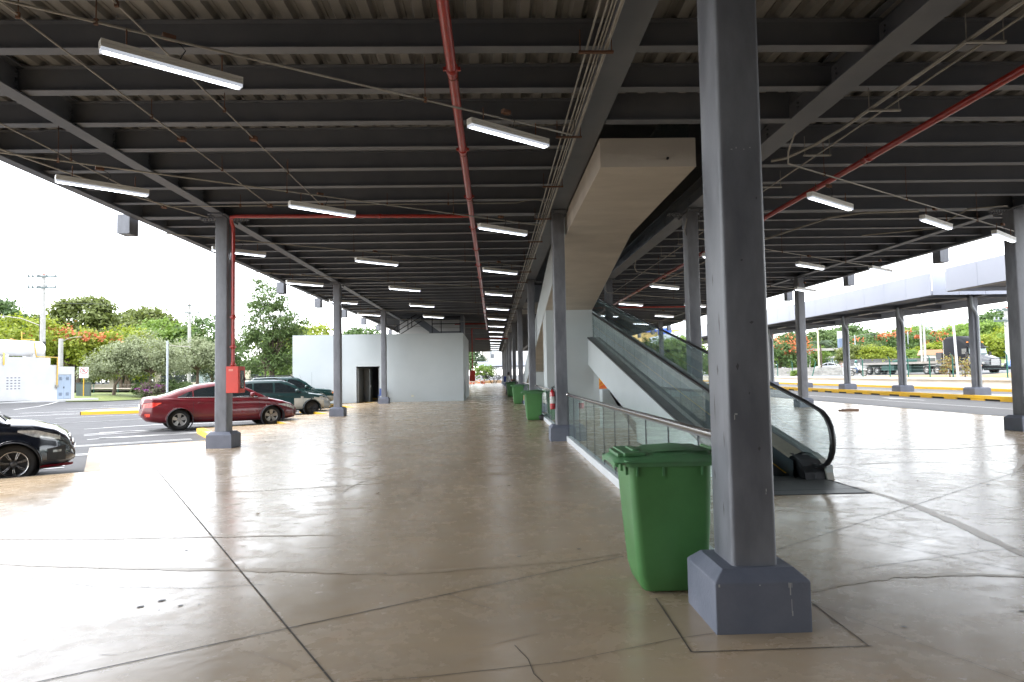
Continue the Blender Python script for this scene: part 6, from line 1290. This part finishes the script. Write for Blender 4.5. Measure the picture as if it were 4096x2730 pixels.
for i, (x, y) in enumerate(((-3.3,112.5),(-2.52,117.2),(-1.55,112.8),(-3.85,113.5))):
    if c0_ is None:
        c0_ = thing('traffic_cone', '', 'cone', (x,y,0), 0, 'orange cones at the far end'); q = MB(); q.lathe([(.19,.03),(.03,.7),(0,.7)], n=14); q.box(-.22,.22,-.22,.22,0,.03); obj('cone', q, orange, c0_); q = MB(); q.lathe([(.131,.3),(.098,.44)], n=14); obj('band', q, bandw, c0_); o = c0_
    else: o = copy_tree(c0_); o.location = (x,y,0)
    o['label'] = '%s orange traffic cone from the left at the far end of the hall' % ['second','third','fourth','first'][i]
m_ = MB(); m_.box(-2.15,-1.4,113.3,113.9,0,.42); tag(obj('planter', m_, mat('terracotta', (.42,.13,.06), .8)), 'terracotta planter box between the far orange cones', 'planter')
m_ = MB(); m_.box(-4.5,1.5,119,119.2,.0,.5); tag(obj('low_barrier', m_, mat('yellow orange', (.7,.36,.08), .7, 0, (.6,.5,.4), .8, 2)), 'low yellow and orange barrier beyond the far cones', 'barrier')
# ================================================================== PEOPLE
def person(name_label, loc, rz, joints, edges, radii, skin, clothes, hair, extra=None, cat='person', subd=2):
    t = thing('person', name_label, cat, loc, rz)
    me = bpy.data.meshes.new('body'); me.from_pydata([joints[k] for k in joints], [(list(joints).index(a), list(joints).index(b)) for a, b in edges], []); o = bpy.data.objects.new('body', me); COL.objects.link(o)
    o.modifiers.new('skin', 'SKIN'); 
    for i, k in enumerate(joints):
        sv = me.skin_vertices[0].data[i]; r = radii[k]; sv.radius = (r, r) if not isinstance(r, tuple) else r; sv.use_root = (k == 'pelvis')
    s_ = o.modifiers.new('sub', 'SUBSURF'); s_.levels = subd; s_.render_levels = subd
    bpy.context.view_layer.update(); m2 = bpy.data.meshes.new_from_object(o.evaluated_get(bpy.context.evaluated_depsgraph_get())); bpy.data.objects.remove(o)
    m2.materials.clear(); ms = [skin]+[c[0] for c in clothes]
    for m_ in ms: m2.materials.append(m_)
    for p in m2.polygons:
        p.use_smooth = True; c = p.center; mi = 0
        for j, (m_, test) in enumerate(clothes):
            if test(c): mi = j+1
        p.material_index = mi
    b = bpy.data.objects.new('body', m2); COL.objects.link(b); b.parent = t
    hx, hy, hz = joints['head']
    q = MB(); q.lathe([(.0,.145),(.06,.13),(.095,.08),(.107,.02),(.10,-.03),(.085,-.08)], (hx-.015,hy,hz), 'Z', 14); obj('hair', q, hair, t)
    q = MB(); q.lathe([(0,.03),(.012,.015),(.016,0)], (hx+.092,hy,hz-.02), 'X', 6)
    for s in (-1, 1): q.lathe([(0,-.008),(.013,0),(0,.008)], (hx+.083, hy+s*.033, hz+.012), 'X', 6)
    return t
skin = mat('skin', (.22,.11,.07), .5); hairm = mat('dark hair', (.012,.009,.008), .5); shirt_w = mat('white shirt', (.62,.62,.63), .8); trous = mat('dark trousers', (.02,.022,.03), .8)
def std(lean=.0, arms='down', sit=None):
    J = {'pelvis': (0,0,.93), 'waist': (.01,0,1.08), 'chest': (.03+lean,0,1.30), 'neck': (.04+lean,0,1.47), 'head': (.075+lean,0,1.60), 'crown': (.07+lean,0,1.68)}
    for s, n in ((1,'l'),(-1,'r')):
        J.update({'sh'+n: (.02+lean, s*.18, 1.41), 'hip'+n: (0, s*.095, .88), 'kn'+n: (.03+.05*s, s*.10, .49), 'an'+n: (-.02+.05*s, s*.10, .09), 'toe'+n: (.13+.05*s, s*.11, .035)})
        if arms == 'down': J.update({'el'+n: (.02+lean, s*.25, 1.13), 'wr'+n: (.12+lean, s*.23, .92), 'ha'+n: (.16+lean, s*.21, .84)})
        else: J.update({'el'+n: (.17+lean, s*.24, 1.17), 'wr'+n: (.38+lean, s*.17, 1.16), 'ha'+n: (.46+lean, s*.14, 1.16)})
        for q, (dx, dy) in enumerate(((.045,.025),(.055,.01),(.05,-.005),(.04,-.02),(.01,.035))):
            h_ = J['ha'+n]; J['f%d%s' % (q, n)] = (h_[0]+(dx if arms != 'down' else dx*.4), h_[1]+dy*s, h_[2]-(.02 if arms != 'down' else .06))
    E = [('pelvis','waist'),('waist','chest'),('chest','neck'),('neck','head'),('head','crown')]
    for n in 'lr': E += [('chest','sh'+n),('sh'+n,'el'+n),('el'+n,'wr'+n),('wr'+n,'ha'+n),('pelvis','hip'+n),('hip'+n,'kn'+n),('kn'+n,'an'+n),('an'+n,'toe'+n)]+[('ha'+n,'f%d%s' % (q, n)) for q in range(5)]
    Rr = {'pelvis': (.13,.15), 'waist': (.115,.14), 'chest': (.125,.165), 'neck': .055, 'head': (.09,.078), 'crown': (.075,.065)}
    for n in 'lr': Rr.update({'sh'+n: .062, 'el'+n: .043, 'wr'+n: .03, 'ha'+n: (.034,.022), 'hip'+n: .092, 'kn'+n: .062, 'an'+n: .042, 'toe'+n: .034, **{'f%d%s' % (q, n): .009 for q in range(5)}})
    return J, E, Rr
J, E_, R_ = std(.06, 'fwd')
pw = person('person in a white shirt and blue backpack standing beyond the green bins', (1.0,48.2,0), R(-10), J, E_, R_, skin, [(shirt_w, lambda c: 1.0 < c.z < 1.47 and not (c.x > .30)), (trous, lambda c: .1 < c.z <= 1.0 and abs(c.y) < .21)], hairm)
m_ = MB(); m_.box(-.24,-.075,-.15,.15,1.02,1.42); bp_ = tag(obj('backpack', m_, mat('blue backpack', (.02,.05,.30), .7), bevel=.05), 'blue backpack with an orange hem worn by the person in the white shirt', 'backpack'); bp_.location = (1.0,48.2,0); bp_.rotation_euler = (0,0,R(-10))
J, E_, R_ = std(.0, 'down')
person('person in a dark red shirt standing up on the far landing above the hall', (2.35,44,6.1), R(200), J, E_, R_, skin, [(mat('dark red shirt', (.09,.03,.03), .8), lambda c: 1.0 < c.z < 1.47), (trous, lambda c: .1 < c.z <= 1.0 and abs(c.y) < .21)], hairm)
# ---- motorcycle and rider on the highway
t = thing('motorcycle', 'white trail motorcycle on the highway', 'motorcycle', (38.9,70,.655), R(-62)); wht = mat('fairing white', (.65,.65,.68), .4)
for x in (-.68, .72):
    q = MB(); q.lathe([(.26,-.04),(.33,-.05),(.345,0),(.33,.05),(.26,.04)], (x,0,.345), 'Y', 24); w_ = obj('wheel', q, tyre, t); q = MB(); q.lathe([(.255,-.02),(.265,0),(.255,.02)], (x,0,.345), 'Y', 24)
    for k in range(8): a = 2*math.pi*k/8; q.tube([(x,0,.345),(x+.26*math.cos(a),0,.345+.26*math.sin(a))], .006, 4)
    q.lathe([(0,-.06),(.05,-.05),(.05,.05),(0,.06)], (x,0,.345), 'Y', 10); obj('rim', q, alloy, w_)
q = MB(); q.tube([(.72,.07,.345),(.45,.05,1.02)], .025, 6); q.tube([(.72,-.07,.345),(.45,-.05,1.02)], .025, 6); obj('fork', q, alloy, t)
q = MB(); q.tube([(.42,-.36,1.10),(.44,-.15,1.05),(.44,.15,1.05),(.42,.36,1.10)], .016, 6); obj('handlebar', q, blackm, t)
q = MB(); q.prism([(-.15,.30),(.28,.30),(.36,.62),(-.05,.70)], -.13, .13, 'Y'); q.tube([(-.68,.09,.345),(-.1,.09,.42)], .03, 6); q.tube([(-.68,-.09,.345),(-.1,-.09,.42)], .03, 6); q.tube([(-.1,.14,.3),(-.7,.16,.55)], .04, 6); obj('engine', q, blackm, t, fix=True)
q = MB(); q.prism([(-.1,.72),(.4,.74),(.42,.92),(.25,.98),(.0,.84)], -.12, .12, 'Y'); obj('tank', q, wht, t, bevel=.03, fix=True)
q = MB(); q.prism([(-.85,.86),(-.05,.78),(.05,.86),(-.3,.88),(-.85,.92)], -.11, .11, 'Y'); obj('seat', q, blackm, t, fix=True)
q = MB(); q.prism([(.45,.68),(1.0,.66),(1.05,.70),(.6,.80),(.45,.76)], -.09, .09, 'Y'); q.prism([(-1.05,.80),(-.6,.72),(-.6,.84),(-1.0,.90)], -.1, .1, 'Y'); obj('mudguard', q, wht, t, fix=True)
q = MB(); q.prism([(.50,.82),(.58,.84),(.52,1.10),(.46,1.08)], -.11, .11, 'Y'); obj('headlight', q, wht, t, fix=True)
J, E_, R_ = std(.10, 'fwd')
dz = .90-.93
for k in list(J): J[k] = (J[k][0]-.30, J[k][1], J[k][2]+dz)
for s, n in ((1,'l'),(-1,'r')):
    J['hip'+n] = (-.22, s*.11, .86); J['kn'+n] = (.16, s*.20, .74); J['an'+n] = (.02, s*.19, .36); J['toe'+n] = (.16, s*.19, .32)
    J['el'+n] = (.08, s*.30, 1.12); J['wr'+n] = (.34, s*.34, 1.10); J['ha'+n] = (.41, s*.34, 1.11)
    for q_ in range(5): J['f%d%s' % (q_, n)] = (.44+.01*q_, s*(.36-.015*q_), 1.08)
rd = person('rider in pale jacket, jeans and green helmet on the white motorcycle', (38.9,70,.655), R(-62), J, E_, R_, skin, [(mat('pale jacket', (.36,.40,.38), .8), lambda c: .93 < c.z < 1.46 and c.x < .36), (mat('jeans', (.06,.10,.20), .8), lambda c: c.z <= .93 and c.z > .38), (blackm, lambda c: c.z <= .38)], hairm)
hx, hy, hz = J['head']
q = MB(); q.lathe([(0,.19),(.09,.17),(.145,.09),(.155,0),(.14,-.09),(.11,-.13)], (hx,hy,hz-.01), 'Z', 16); tag(obj('helmet', q, mat('helmet green', (.01,.12,.11), .25, coat=.5), rd)); q = MB(); q.box(hx+.10,hx+.158,-.09,.09,hz-.05,hz+.05); obj('visor', q, glass_dark, rd, bevel=.02)
